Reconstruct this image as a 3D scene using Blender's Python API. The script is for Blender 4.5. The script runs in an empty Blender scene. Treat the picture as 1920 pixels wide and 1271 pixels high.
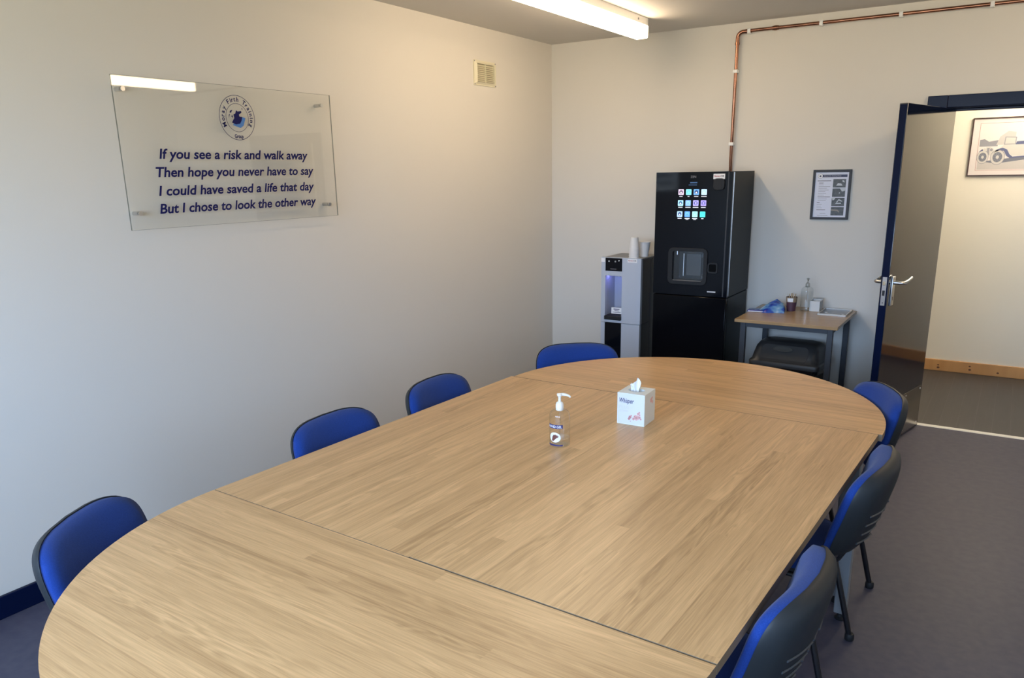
import bpy, bmesh, math, random
from math import pi, sin, cos, radians as RD
from mathutils import Vector, Matrix, Euler, noise as mnoise

random.seed(7)
SC = bpy.context.scene
COL = SC.collection

# ------------------------------------------------------------------ camera
F_PX = 1450.6
cam_d = bpy.data.cameras.new('camera')
cam = bpy.data.objects.new('camera', cam_d)
COL.objects.link(cam)
cam.location = (3.1725, -5.5442, 1.6583)
cam.rotation_euler = (1.3086, 0.0169, 0.5697)
cam_d.sensor_fit = 'HORIZONTAL'
cam_d.sensor_width = 36.0
cam_d.lens = 36.0 * F_PX / 1920.0
cam_d.shift_y = 77.4 / 1920.0
cam_d.clip_start = 0.02
SC.camera = cam

# ------------------------------------------------------------------ world, daylight, exposure
SC.view_settings.view_transform = 'Standard'
SC.view_settings.look = 'None'
SC.view_settings.gamma = 1.0
SC.view_settings.use_curve_mapping = False
SC.view_settings.exposure = 0.0
LAMP_STRENGTH = 19.5
LAMP_COLOR = (1.0, 0.775, 0.53)
CORR_STRENGTH = 67.0
SKY = (0.44, 0.65, 1.0)
SKY_STRENGTH = 19.5
GROUND = (0.92, 0.90, 0.70)      # sunlit grass and paving outside the window
GROUND_STRENGTH = 8.5
W = bpy.data.worlds.new('sky')
SC.world = W
W.use_nodes = True
_nt = W.node_tree
_bg = _nt.nodes['Background']
_tc = _nt.nodes.new('ShaderNodeTexCoord'); _sp = _nt.nodes.new('ShaderNodeSeparateXYZ')
_nt.links.new(_tc.outputs['Generated'], _sp.inputs[0])
_rp = _nt.nodes.new('ShaderNodeValToRGB')
_mr = _nt.nodes.new('ShaderNodeMapRange'); _mr.inputs['From Min'].default_value = -0.12; _mr.inputs['From Max'].default_value = 0.12
_nt.links.new(_sp.outputs['Z'], _mr.inputs['Value']); _nt.links.new(_mr.outputs[0], _rp.inputs[0])
_rp.color_ramp.elements[0].color = (*[c * GROUND_STRENGTH / SKY_STRENGTH for c in GROUND], 1)
_rp.color_ramp.elements[1].color = (*SKY, 1)
_nt.links.new(_rp.outputs[0], _bg.inputs[0])
_bg.inputs[1].default_value = SKY_STRENGTH

# portal on the window of the wall behind the camera (guides the sampling of the daylight)
_pd = bpy.data.lights.new('window_portal', 'AREA')
_pd.shape = 'RECTANGLE'; _pd.size = 3.5; _pd.size_y = 1.29
_pd.cycles.is_portal = True
_po = bpy.data.objects.new('window_portal', _pd)
_po.location = (2.3, -6.66, 1.625); _po.rotation_euler = (RD(90), 0, 0)
COL.objects.link(_po)

# ------------------------------------------------------------------ materials
MATS = {}
def srgb(r, g, b):
    f = lambda c: (c / 12.92 if c <= 0.04045 else ((c + 0.055) / 1.055) ** 2.4)
    return (f(r / 255), f(g / 255), f(b / 255))

def pmat(name, col, rough=0.5, metal=0.0, spec=0.5, emit=None, estr=0.0, bump=None, ior=None, sheen=0.0, var=None):
    if name in MATS: return MATS[name]
    m = bpy.data.materials.new(name); m.use_nodes = True
    nt = m.node_tree; p = nt.nodes['Principled BSDF']
    p.inputs['Base Color'].default_value = (*col, 1)
    p.inputs['Roughness'].default_value = rough
    p.inputs['Metallic'].default_value = metal
    p.inputs['Specular IOR Level'].default_value = spec
    if ior: p.inputs['IOR'].default_value = ior
    if sheen: p.inputs['Sheen Weight'].default_value = sheen
    if emit:
        p.inputs['Emission Color'].default_value = (*emit, 1)
        p.inputs['Emission Strength'].default_value = estr
    tc = None
    if bump or var:
        tc = nt.nodes.new('ShaderNodeTexCoord')
    if bump:
        sc, st, dist = bump
        n = nt.nodes.new('ShaderNodeTexNoise'); n.inputs['Scale'].default_value = sc; n.inputs['Detail'].default_value = 3
        b = nt.nodes.new('ShaderNodeBump'); b.inputs['Strength'].default_value = st; b.inputs['Distance'].default_value = dist
        nt.links.new(tc.outputs['Object'], n.inputs['Vector'])
        nt.links.new(n.outputs['Fac'], b.inputs['Height'])
        nt.links.new(b.outputs['Normal'], p.inputs['Normal'])
    if var:
        sc, col2 = var[0], var[1]
        n = nt.nodes.new('ShaderNodeTexNoise'); n.inputs['Scale'].default_value = sc; n.inputs['Detail'].default_value = 4
        mx = nt.nodes.new('ShaderNodeMix'); mx.data_type = 'RGBA'
        mx.inputs[6].default_value = (*col, 1); mx.inputs[7].default_value = (*col2, 1)
        r = nt.nodes.new('ShaderNodeValToRGB'); r.color_ramp.elements[0].position = 0.35; r.color_ramp.elements[1].position = 0.68
        nt.links.new(tc.outputs['Object'], n.inputs['Vector'])
        nt.links.new(n.outputs['Fac'], r.inputs['Fac'])
        nt.links.new(r.outputs['Color'], mx.inputs[0])
        nt.links.new(mx.outputs[2], p.inputs['Base Color'])
    MATS[name] = m
    return m

def clear_mat(name, tint=(0.97, 0.98, 0.97), ior=1.49, edge=(0.6, 0.65, 0.65), edge_amt=0.35, rough=0.02):
    """thin clear plastic: passes light, reflects by Fresnel, darker at grazing walls"""
    if name in MATS: return MATS[name]
    m = bpy.data.materials.new(name); m.use_nodes = True
    nt = m.node_tree; nt.nodes.clear()
    out = nt.nodes.new('ShaderNodeOutputMaterial')
    tr = nt.nodes.new('ShaderNodeBsdfTransparent')
    gl = nt.nodes.new('ShaderNodeBsdfGlossy'); gl.inputs['Roughness'].default_value = rough
    gl.inputs['Color'].default_value = (1, 1, 1, 1)
    fr = nt.nodes.new('ShaderNodeFresnel')
    ge = nt.nodes.new('ShaderNodeNewGeometry'); mi_ = nt.nodes.new('ShaderNodeMix'); mi_.data_type = 'FLOAT'
    mi_.inputs[2].default_value = ior; mi_.inputs[3].default_value = 1.0 / ior
    nt.links.new(ge.outputs['Backfacing'], mi_.inputs[0]); nt.links.new(mi_.outputs[0], fr.inputs['IOR'])
    lw = nt.nodes.new('ShaderNodeLayerWeight'); lw.inputs['Blend'].default_value = edge_amt
    mc = nt.nodes.new('ShaderNodeMix'); mc.data_type = 'RGBA'
    mc.inputs[6].default_value = (*tint, 1); mc.inputs[7].default_value = (*edge, 1)
    pw = nt.nodes.new('ShaderNodeMath'); pw.operation = 'POWER'; pw.inputs[1].default_value = 3.0
    nt.links.new(lw.outputs['Facing'], pw.inputs[0])
    nt.links.new(pw.outputs[0], mc.inputs[0]); nt.links.new(mc.outputs[2], tr.inputs['Color'])
    mx = nt.nodes.new('ShaderNodeMixShader')
    nt.links.new(fr.outputs[0], mx.inputs[0]); nt.links.new(tr.outputs[0], mx.inputs[1]); nt.links.new(gl.outputs[0], mx.inputs[2])
    nt.links.new(mx.outputs[0], out.inputs['Surface'])
    MATS[name] = m
    return m

def wood_mat(name, along='Y', seed=0.0, light=(0.72, 0.455, 0.220), dark=(0.412, 0.244, 0.107), strip=0.047, board=1.5, contrast=1.0, rough=0.30, knots=False):
    if name in MATS: return MATS[name]
    m = bpy.data.materials.new(name); m.use_nodes = True
    nt = m.node_tree; N = nt.nodes.new; L = nt.links.new
    p = nt.nodes['Principled BSDF']
    tc = N('ShaderNodeTexCoord'); sp = N('ShaderNodeSeparateXYZ'); L(tc.outputs['Object'], sp.inputs[0])
    u = sp.outputs[along]; v = sp.outputs['X' if along == 'Y' else 'Y']
    if along == 'XZ':
        pass
    def M(op, a, b=None):
        n = N('ShaderNodeMath'); n.operation = op
        for i, x in enumerate((a, b)):
            if x is None: continue
            if isinstance(x, (int, float)): n.inputs[i].default_value = x
            else: L(x, n.inputs[i])
        return n.outputs[0]
    def comb(x, y, z=0.0):
        n = N('ShaderNodeCombineXYZ')
        for i, a in enumerate((x, y, z)):
            if isinstance(a, (int, float)): n.inputs[i].default_value = a
            else: L(a, n.inputs[i])
        return n.outputs[0]
    def noise(vec, detail=3.0, rough_=0.55, dist=0.0):
        n = N('ShaderNodeTexNoise'); n.inputs['Scale'].default_value = 1.0
        n.inputs['Detail'].default_value = detail; n.inputs['Roughness'].default_value = rough_; n.inputs['Distortion'].default_value = dist
        L(vec, n.inputs['Vector']); return n.outputs['Fac']
    us = M('ADD', u, seed * 3.17 + 20.0); vs = M('ADD', v, seed * 1.31 + 20.0)
    sid = M('FLOOR', M('DIVIDE', vs, strip))
    wn = N('ShaderNodeTexWhiteNoise'); wn.noise_dimensions = '2D'; L(comb(sid, seed), wn.inputs['Vector'])
    off = M('MULTIPLY', wn.outputs['Value'], 5.0)
    bid = M('FLOOR', M('DIVIDE', M('ADD', us, off), board))
    wn2 = N('ShaderNodeTexWhiteNoise'); wn2.noise_dimensions = '2D'; L(comb(sid, bid), wn2.inputs['Vector'])
    tint = wn2.outputs['Value']
    shift = M('MULTIPLY', tint, 7.0)
    broad = noise(comb(M('MULTIPLY', us, 0.55), M('ADD', M('MULTIPLY', vs, 21.0), shift)), 2.0, 0.5, 0.25)
    mid = noise(comb(M('ADD', M('MULTIPLY', us, 2.6), shift), M('MULTIPLY', vs, 75.0)), 4.0, 0.62, 0.25)
    fine = noise(comb(M('MULTIPLY', us, 9.0), M('MULTIPLY', vs, 330.0)), 2.0, 0.6)
    figure = noise(comb(M('ADD', M('MULTIPLY', us, 1.9), shift), M('MULTIPLY', vs, 17.0), shift), 2.0, 0.5, 0.6)
    bands = M('SINE', M('MULTIPLY', figure, 60.0))
    figmask = M('MULTIPLY', M('MAXIMUM', M('SUBTRACT', M('ABSOLUTE', M('SUBTRACT', tint, 0.5)), 0.28), 0.0), 2.2)
    f = M('ADD', 0.5, M('MULTIPLY', M('SUBTRACT', broad, 0.5), 0.75 * contrast))
    f = M('ADD', f, M('MULTIPLY', M('SUBTRACT', mid, 0.5), 0.95 * contrast))
    f = M('ADD', f, M('MULTIPLY', M('SUBTRACT', fine, 0.5), 0.85 * contrast))
    f = M('ADD', f, M('MULTIPLY', M('SUBTRACT', tint, 0.5), 0.27 * contrast))
    f = M('ADD', f, M('MULTIPLY', M('MULTIPLY', bands, figmask), 0.30 * contrast))
    ramp = N('ShaderNodeValToRGB')
    e = ramp.color_ramp.elements
    e[0].position = 0.08; e[0].color = (*dark, 1)
    e[1].position = 0.9; e[1].color = (*light, 1)
    L(f, ramp.inputs['Fac'])
    L(ramp.outputs['Color'], p.inputs['Base Color'])
    p.inputs['Roughness'].default_value = rough
    p.inputs['Specular IOR Level'].default_value = 0.32
    b = N('ShaderNodeBump'); b.inputs['Strength'].default_value = 0.05; b.inputs['Distance'].default_value = 0.0005
    L(fine, b.inputs['Height']); L(b.outputs['Normal'], p.inputs['Normal'])
    MATS[name] = m
    return m

def plank_mat(name):
    """grey-brown vinyl planks running along Y"""
    m = bpy.data.materials.new(name); m.use_nodes = True
    nt = m.node_tree; p = nt.nodes['Principled BSDF']; N = nt.nodes.new; L = nt.links.new
    tc = N('ShaderNodeTexCoord'); mp = N('ShaderNodeMapping'); mp.inputs['Rotation'].default_value = (0, 0, pi / 2)
    L(tc.outputs['Object'], mp.inputs[0])
    br = N('ShaderNodeTexBrick'); br.inputs['Scale'].default_value = 1.0
    br.inputs['Brick Width'].default_value = 0.9; br.inputs['Row Height'].default_value = 0.10
    br.inputs['Mortar Size'].default_value = 0.0022; br.offset = 0.37; br.inputs['Bias'].default_value = 0.0
    br.inputs['Color1'].default_value = (0.038, 0.034, 0.034, 1); br.inputs['Color2'].default_value = (0.044, 0.040, 0.039, 1)
    br.inputs['Mortar'].default_value = (0.062, 0.056, 0.054, 1)
    L(mp.outputs[0], br.inputs['Vector'])
    mp2 = N('ShaderNodeMapping'); mp2.inputs['Scale'].default_value = (60, 2.5, 1); L(tc.outputs['Object'], mp2.inputs[0])
    n = N('ShaderNodeTexNoise'); n.inputs['Scale'].default_value = 1; n.inputs['Detail'].default_value = 4; L(mp2.outputs[0], n.inputs['Vector'])
    mx = N('ShaderNodeMix'); mx.data_type = 'RGBA'; mx.blend_type = 'OVERLAY'; mx.inputs[0].default_value = 0.35
    L(br.outputs['Color'], mx.inputs[6]); L(n.outputs['Fac'], mx.inputs[7]); L(mx.outputs[2], p.inputs['Base Color'])
    p.inputs['Roughness'].default_value = 0.4
    return m

WALL = pmat('wall_paint_cream', (0.69, 0.655, 0.59), 0.75, spec=0.25, bump=(60, 0.06, 0.002))
CEIL = pmat('ceiling_paint', (0.66, 0.63, 0.58), 0.85, spec=0.2, bump=(14, 0.08, 0.003))
FLOOR = pmat('floor_vinyl_aubergine', (0.058, 0.058, 0.090), 0.45, spec=0.25, var=(26, (0.074, 0.072, 0.102)), bump=(180, 0.04, 0.001))
NAVY = pmat('navy_gloss_paint', (0.0025, 0.0065, 0.030), 0.26, spec=0.14)
NAVYD = pmat('door_navy_laminate', (0.004, 0.008, 0.022), 0.07, spec=0.5, ior=2.0)
PINE = wood_mat('pine_skirting', 'X', 3.0, (0.62, 0.36, 0.15), (0.40, 0.20, 0.07), 0.03, 1.5, 0.9, 0.4)
PLANK = plank_mat('corridor_planks')
WOODY = wood_mat('table_laminate_lengthwise', 'Y', 1.0)
WOODX = wood_mat('table_laminate_crosswise', 'X', 2.0)
WOODS = wood_mat('small_table_laminate', 'X', 5.0, (0.45, 0.30, 0.15), (0.34, 0.21, 0.10), 0.06, 1.0, 0.6, 0.25)
EDGE = pmat('table_edge_shaded', (0.20, 0.145, 0.09), 0.5)  # wood edge darkened: shade on tabletop sides and in seams put into the colour
GREYLEG = pmat('grey_powder_coat', (0.21, 0.225, 0.24), 0.45, spec=0.5)
DARKLEG = pmat('charcoal_powder_coat', (0.030, 0.034, 0.042), 0.42)
BLACKP = pmat('black_plastic', (0.015, 0.016, 0.018), 0.5, spec=0.25)
BLACKM = pmat('black_metal', (0.010, 0.010, 0.012), 0.35)
SHELL = pmat('chair_shell_black', (0.020, 0.023, 0.025), 0.5, spec=0.3, bump=(300, 0.1, 0.0006))
FABRIC = pmat('blue_fabric', (0.010, 0.036, 0.185), 0.9, spec=0.1, sheen=0.12, bump=(700, 0.35, 0.0012), var=(420, (0.015, 0.048, 0.235)))
WHITEP = pmat('white_plastic', (0.80, 0.80, 0.78), 0.35)
CREAMP = pmat('cream_plastic', (0.70, 0.65, 0.47), 0.4)
SILVER = pmat('satin_aluminium', (0.62, 0.62, 0.62), 0.28, metal=1.0)
STEEL = pmat('brushed_steel_plate', (0.42, 0.40, 0.38), 0.22, metal=1.0)
COPPER = pmat('copper', (0.42, 0.205, 0.13), 0.25, metal=1.0, var=(14, (0.27, 0.13, 0.085)))
PAPER = pmat('white_paper', (0.82, 0.82, 0.83), 0.7)
CARD = pmat('white_card', (0.78, 0.82, 0.82), 0.5)
INKNAVY = pmat('navy_ink', (0.008, 0.009, 0.085), 0.6, spec=0.15)
INKBLUE = pmat('blue_ink', (0.05, 0.19, 0.50), 0.45)
INKBLACK = pmat('black_ink', (0.014, 0.014, 0.018), 0.5)
INKGREY = pmat('grey_ink', (0.22, 0.22, 0.24), 0.6)
INKRED = pmat('red_ink', (0.36, 0.02, 0.03), 0.5)
PINK = pmat('pink_ink', (0.72, 0.44, 0.42), 0.6)
PINKD = pmat('rose_ink', (0.58, 0.28, 0.28), 0.6)
PALEGREY = pmat('pale_grey_ink', (0.62, 0.62, 0.64), 0.6)
ACRYL = clear_mat('clear_acrylic', (0.985, 0.988, 0.98), 1.47, (0.85, 0.87, 0.85), 0.3)
ACRYLEDGE = clear_mat('acrylic_edge', (0.55, 0.58, 0.57), 1.49, (0.3, 0.32, 0.32), 0.3)
BOTTLE = clear_mat('clear_bottle', (0.96, 0.97, 0.97), 1.45, (0.66, 0.68, 0.67), 0.4)
GELM = clear_mat('clear_gel', (0.97, 0.98, 0.985), 1.36, (0.85, 0.87, 0.88), 0.4)
WHITECLEAR = pmat('translucent_white_pump', (0.80, 0.77, 0.70), 0.35)
GLOSSBLACK = pmat('black_glass', (0.003, 0.004, 0.007), 0.06, spec=0.2)
SATINBLACK = pmat('satin_black_panel', (0.010, 0.0115, 0.0115), 0.40, spec=0.14)
COOLSILVER = pmat('cooler_silver', (0.50, 0.54, 0.61), 0.42, metal=0.2)
WOODSTICK = pmat('birch_stirrer', (0.55, 0.40, 0.24), 0.7)
GLAZE = clear_mat('picture_glass', (0.97, 0.97, 0.97), 1.5, (0.9, 0.9, 0.9), 0.3)

# ------------------------------------------------------------------ mesh helpers
def side_mat(o, mat):
    me = o.data; me.materials.append(mat)
    for p in me.polygons:
        if abs(p.normal.z) < 0.5: p.material_index = len(me.materials) - 1

class MB:
    def __init__(s): s.v = []; s.f = []; s.m = []
    def add(s, verts, faces, mi=0, M=None):
        o = len(s.v)
        for p in verts:
            p = Vector(p)
            if M is not None: p = M @ p
            s.v.append(tuple(p))
        for f in faces: s.f.append([o + i for i in f]); s.m.append(mi)
        return s
    def box(s, x0, x1, y0, y1, z0, z1, mi=0, M=None):
        v = [(x0, y0, z0), (x1, y0, z0), (x1, y1, z0), (x0, y1, z0), (x0, y0, z1), (x1, y0, z1), (x1, y1, z1), (x0, y1, z1)]
        f = [(3, 2, 1, 0), (4, 5, 6, 7), (0, 1, 5, 4), (1, 2, 6, 5), (2, 3, 7, 6), (3, 0, 4, 7)]
        return s.add(v, f, mi, M)
    def tube(s, pts, r, seg=12, mi=0, caps=True, flat=1.0):
        """sweep a circle (flattened by flat on its second axis) along points; r number or list"""
        pts = [Vector(p) for p in pts]; n = len(pts)
        rs = r if isinstance(r, (list, tuple)) else [r] * n
        rings = []; prev = None
        for i, p in enumerate(pts):
            d = (pts[min(i + 1, n - 1)] - pts[max(i - 1, 0)]).normalized()
            if prev is None:
                a = Vector((0, 0, 1)) if abs(d.z) < 0.9 else Vector((1, 0, 0))
                x = d.cross(a).normalized()
            else:
                x = (prev - d * prev.dot(d)).normalized()
            prev = x; y = d.cross(x)
            rings.append([p + (x * cos(t) + y * sin(t) * flat) * rs[i] for t in [2 * pi * k / seg for k in range(seg)]])
        o = len(s.v)
        for R in rings: s.v += [tuple(q) for q in R]
        for i in range(n - 1):
            for k in range(seg):
                k2 = (k + 1) % seg
                s.f.append([o + i * seg + k, o + i * seg + k2, o + (i + 1) * seg + k2, o + (i + 1) * seg + k]); s.m.append(mi)
        if caps:
            s.f.append([o + k for k in reversed(range(seg))]); s.m.append(mi)
            s.f.append([o + (n - 1) * seg + k for k in range(seg)]); s.m.append(mi)
        return s
    def lathe(s, prof, c=(0, 0, 0), seg=32, mi=0, cap0=True, cap1=True, sx=1.0, sy=1.0):
        o = len(s.v); n = len(prof)
        for r, z in prof:
            for k in range(seg):
                t = 2 * pi * k / seg
                s.v.append((c[0] + r * cos(t) * sx, c[1] + r * sin(t) * sy, c[2] + z))
        for i in range(n - 1):
            for k in range(seg):
                k2 = (k + 1) % seg
                s.f.append([o + i * seg + k, o + i * seg + k2, o + (i + 1) * seg + k2, o + (i + 1) * seg + k]); s.m.append(mi)
        if cap0: s.f.append([o + k for k in reversed(range(seg))]); s.m.append(mi)
        if cap1: s.f.append([o + (n - 1) * seg + k for k in range(seg)]); s.m.append(mi)
        return s
    def prism(s, poly, h0, h1, M=None, mi=0):
        """extrude a 2D polygon (counter-clockwise) from h0 to h1 along the third axis"""
        n = len(poly)
        v = [(p[0], p[1], h0) for p in poly] + [(p[0], p[1], h1) for p in poly]
        f = [list(reversed(range(n))), list(range(n, 2 * n))] + [[i, (i + 1) % n, n + (i + 1) % n, n + i] for i in range(n)]
        return s.add(v, f, mi, M)
    def build(s, name, mats, parent=None, smooth=True, angle=35, bevel=0.0, bseg=2, sub=0, origin=None):
        me = bpy.data.meshes.new(name)
        v = s.v
        if origin is not None:
            ox, oy, oz = origin
            v = [(a - ox, b - oy, c - oz) for a, b, c in v]
        me.from_pydata(v, [], s.f)
        if not isinstance(mats, (list, tuple)): mats = [mats]
        for m in mats: me.materials.append(m)
        me.polygons.foreach_set('material_index', s.m)
        me.update()
        if smooth:
            me.polygons.foreach_set('use_smooth', [True] * len(me.polygons))
            me.set_sharp_from_angle(angle=RD(angle))
        o = bpy.data.objects.new(name, me)
        COL.objects.link(o)
        if parent is not None: o.parent = parent
        elif origin is not None: o.location = origin
        if bevel:
            b = o.modifiers.new('bevel', 'BEVEL'); b.width = bevel; b.segments = bseg; b.limit_method = 'ANGLE'; b.angle_limit = RD(40)
            b.harden_normals = False
        if sub:
            b = o.modifiers.new('subdivision', 'SUBSURF'); b.levels = sub; b.render_levels = sub
        return o

def circle2(r, n=32, cx=0, cy=0, a0=0.0, a1=2 * pi, rx=1.0, ry=1.0):
    full = abs(a1 - a0 - 2 * pi) < 1e-6
    k = n if full else n + 1
    return [(cx + r * rx * cos(a0 + (a1 - a0) * i / n), cy + r * ry * sin(a0 + (a1 - a0) * i / n)) for i in range(k)]

def rrect(x0, x1, y0, y1, r, n=5):
    pts = []
    for cx, cy, a in ((x1 - r, y1 - r, 0), (x0 + r, y1 - r, pi / 2), (x0 + r, y0 + r, pi), (x1 - r, y0 + r, 1.5 * pi)):
        for i in range(n + 1):
            t = a + pi / 2 * i / n
            pts.append((cx + r * cos(t), cy + r * sin(t)))
    return pts

def ring_prism(mb, outer, inner, h0, h1, M=None, mi=0):
    n = len(outer)
    v = [(p[0], p[1], h0) for p in outer] + [(p[0], p[1], h0) for p in inner] + [(p[0], p[1], h1) for p in outer] + [(p[0], p[1], h1) for p in inner]
    f = []
    for i in range(n):
        j = (i + 1) % n
        f += [[i, j, 2 * n + j, 2 * n + i], [n + j, n + i, 3 * n + i, 3 * n + j], [2 * n + i, 2 * n + j, 3 * n + j, 3 * n + i], [j, i, n + i, n + j]]
    return mb.add(v, f, mi, M)

def text_geo(txt, size=1.0, shear=0.0, bold=0.0, align='CENTER', extrude=0.0):
    cu = bpy.data.curves.new('lettering', 'FONT')
    cu.body = txt; cu.size = size; cu.shear = shear; cu.offset = bold; cu.align_x = align
    cu.extrude = extrude; cu.resolution_u = 3
    o = bpy.data.objects.new('lettering', cu)
    COL.objects.link(o)
    bpy.context.view_layer.update()
    dg = bpy.context.evaluated_depsgraph_get()
    me = bpy.data.meshes.new_from_object(o.evaluated_get(dg))
    v = [tuple(x.co) for x in me.vertices]; f = [list(p.vertices) for p in me.polygons]
    bpy.data.objects.remove(o); bpy.data.curves.remove(cu); bpy.data.meshes.remove(me)
    return v, f

def add_text(mb, txt, M, width=None, height=None, shear=0.0, bold=0.0, mi=0, align='CENTER'):
    """text scaled to an exact width and cap height, baseline centre (or left) at the matrix origin"""
    v, f = text_geo(txt, 1.0, shear, bold, 'LEFT')
    if not v: return
    x0 = min(p[0] for p in v); x1 = max(p[0] for p in v)
    cap = 0.70
    sy = (height / cap) if height else 1.0
    sx = (width / (x1 - x0)) if width else sy
    off = -x0 if align == 'LEFT' else -(x0 + x1) / 2
    v = [((p[0] + off) * sx, p[1] * sy, 0) for p in v]
    mb.add(v, f, mi, M)

def frontY(x, y, z):   # local (u, v, w) -> world facing -Y (u right = +X, v up = +Z)
    return Matrix(((1, 0, 0, x), (0, 0, -1, y), (0, 1, 0, z), (0, 0, 0, 1)))
def frontX(x, y, z):   # facing +X: u = +Y, v = +Z
    return Matrix(((0, 0, 1, x), (1, 0, 0, y), (0, 1, 0, z), (0, 0, 0, 1)))

def thing(name, label, cat, loc=(0, 0, 0), rz=0.0, group=None):
    o = bpy.data.objects.new(name, None); COL.objects.link(o)
    o.empty_display_size = 0.1
    o.location = loc; o.rotation_euler = (0, 0, rz)
    o['label'] = label; o['category'] = cat
    if group: o['group'] = group
    return o
def tag(o, label, cat, group=None):
    o['label'] = label; o['category'] = cat
    if group: o['group'] = group
    return o
def struct(o):
    o['kind'] = 'structure'; return o
def children(o): return [c for c in bpy.data.objects if c.parent is o]
def dup(root, label, loc=None, rz=None):
    r = root.copy(); COL.objects.link(r)
    if loc is not None: r.location = loc
    if rz is not None: r.rotation_euler = (0, 0, rz)
    r['label'] = label
    for ch in children(root):
        c = ch.copy(); COL.objects.link(c); c.parent = r
        for g in children(ch):
            d = g.copy(); COL.objects.link(d); d.parent = c
    return r

# ------------------------------------------------------------------ the room
H = 2.597
RX = 4.85; RY = -6.6
DX0, DX1, DTOP = 2.735, 3.52, 1.985       # clear door opening
T = 0.11
b = MB(); b.box(-0.1, RX + 0.1, RY - 0.1, 0.0, -0.1, 0.0); struct(b.build('floor', FLOOR))
b = MB(); b.box(0.6, 6.2, 0.0, 1.75, -0.1, 0.0); struct(b.build('floor_corridor', PLANK))
b = MB(); b.box(-0.1, RX + 0.1, RY - 0.1, T, H, H + 0.1); struct(b.build('ceiling', CEIL))
b = MB(); b.box(-0.1, 0.0, RY, T, 0, H); struct(b.build('wall_left', WALL))
b = MB(); b.box(RX, RX + 0.1, RY, 0.0, 0, H); struct(b.build('wall_right', WALL))
b = MB(); b.box(0, DX0 - 0.03, 0, T, 0, H); b.box(DX1 + 0.03, RX + 0.1, 0, T, 0, H); b.box(DX0 - 0.03, DX1 + 0.03, 0, T, DTOP + 0.03, H)
struct(b.build('wall_back', WALL, smooth=False))
WX0, WX1, WZ0, WZ1 = 0.55, 4.05, 0.98, 2.27
b = MB(); b.box(0, WX0, RY - 0.1, RY, 0, H); b.box(WX1, RX, RY - 0.1, RY, 0, H); b.box(WX0, WX1, RY - 0.1, RY, 0, WZ0); b.box(WX0, WX1, RY - 0.1, RY, WZ1, H)
struct(b.build('wall_rear', WALL, smooth=False))
b = MB()
for k in range(4):
    x = WX0 + (WX1 - WX0) * k / 3
    b.box(max(WX0, x - 0.03), min(WX1, x + 0.03), RY - 0.07, RY - 0.02, WZ0, WZ1)
b.box(WX0, WX1, RY - 0.07, RY - 0.02, WZ0, WZ0 + 0.05); b.box(WX0, WX1, RY - 0.07, RY - 0.02, WZ1 - 0.05, WZ1)
struct(b.build('window_1', WHITEP, smooth=False))
# skirting
b = MB(); b.box(0.0, 0.018, RY, -0.0, 0, 0.092); struct(b.build('baseboard_left', NAVY, bevel=0.003))
b = MB(); b.box(0.018, DX0 - 0.115, -0.018, 0.0, 0, 0.092); b.box(DX1 + 0.115, RX - 0.018, -0.018, 0.0, 0, 0.092); struct(b.build('baseboard_back', NAVY, bevel=0.003))
b = MB(); b.box(RX - 0.018, RX, RY, 0, 0, 0.092); struct(b.build('baseboard_right', NAVY, bevel=0.003))
# corridor
CY1 = 1.66
CWALL = pmat('corridor_paint_cream', (0.77, 0.725, 0.62), 0.7, spec=0.25, bump=(60, 0.05, 0.002))
b = MB(); b.box(0.6, 6.2, CY1, CY1 + 0.1, 0, 2.5); struct(b.build('wall_corridor', CWALL))
b = MB(); b.box(0.5, 0.6, T, CY1 + 0.1, 0, 2.5); struct(b.build('wall_corridor_west', CWALL))
b = MB(); b.box(6.2, 6.3, T, CY1 + 0.1, 0, 2.5); struct(b.build('wall_corridor_east', CWALL))
b = MB(); b.box(0.6, 6.2, T, CY1, 2.45, 2.55); struct(b.build('ceiling_corridor', CEIL))
b = MB(); b.box(RX + 0.1, 6.2, T - 0.1, T, 0, 2.5); struct(b.build('wall_corridor_south', CWALL))
b = MB(); b.box(0.6, 6.2, CY1 - 0.02, CY1, 0, 0.094)
sk = struct(b.build('baseboard_corridor', PINE, bevel=0.004))
KN = pmat('pine_knot', (0.10, 0.035, 0.012), 0.5)
b = MB()
for kx, kz, r in ((2.763, 0.050, 0.0065), (2.765, 0.028, 0.009), (2.99, 0.062, 0.007), (2.993, 0.034, 0.0085), (3.19, 0.03, 0.0075), (3.42, 0.06, 0.007)):
    b.prism(circle2(r, 14, rx=1.2, ry=0.9), 0, 0.0006, frontY(kx, CY1 - 0.02, kz))
b.build('knots', KN, sk, smooth=False)

# door frame: architrave, jambs, head, stop
b = MB()
for x0, x1 in ((DX0 - 0.112, DX0 - 0.005), (DX1 + 0.005, DX1 + 0.112)):
    b.box(x0, x1, -0.022, 0.0, 0, DTOP + 0.075); b.box(x0, x1, T, T + 0.022, 0, DTOP + 0.075)
b.box(DX0 - 0.005, DX1 + 0.005, -0.022, 0.0, DTOP + 0.004, DTOP + 0.075); b.box(DX0 - 0.005, DX1 + 0.005, T, T + 0.022, DTOP + 0.004, DTOP + 0.075)
b.box(DX0 - 0.03, DX0, 0, T, 0, DTOP); b.box(DX1, DX1 + 0.03, 0, T, 0, DTOP); b.box(DX0 - 0.03, DX1 + 0.03, 0, T, DTOP, DTOP + 0.03)
b.box(DX0, DX0 + 0.014, 0.05, 0.09, 0, DTOP); b.box(DX1 - 0.014, DX1, 0.05, 0.09, 0, DTOP); b.box(DX0, DX1, 0.05, 0.09, DTOP - 0.014, DTOP)
struct(b.build('trim_1', NAVY, bevel=0.003))
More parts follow.
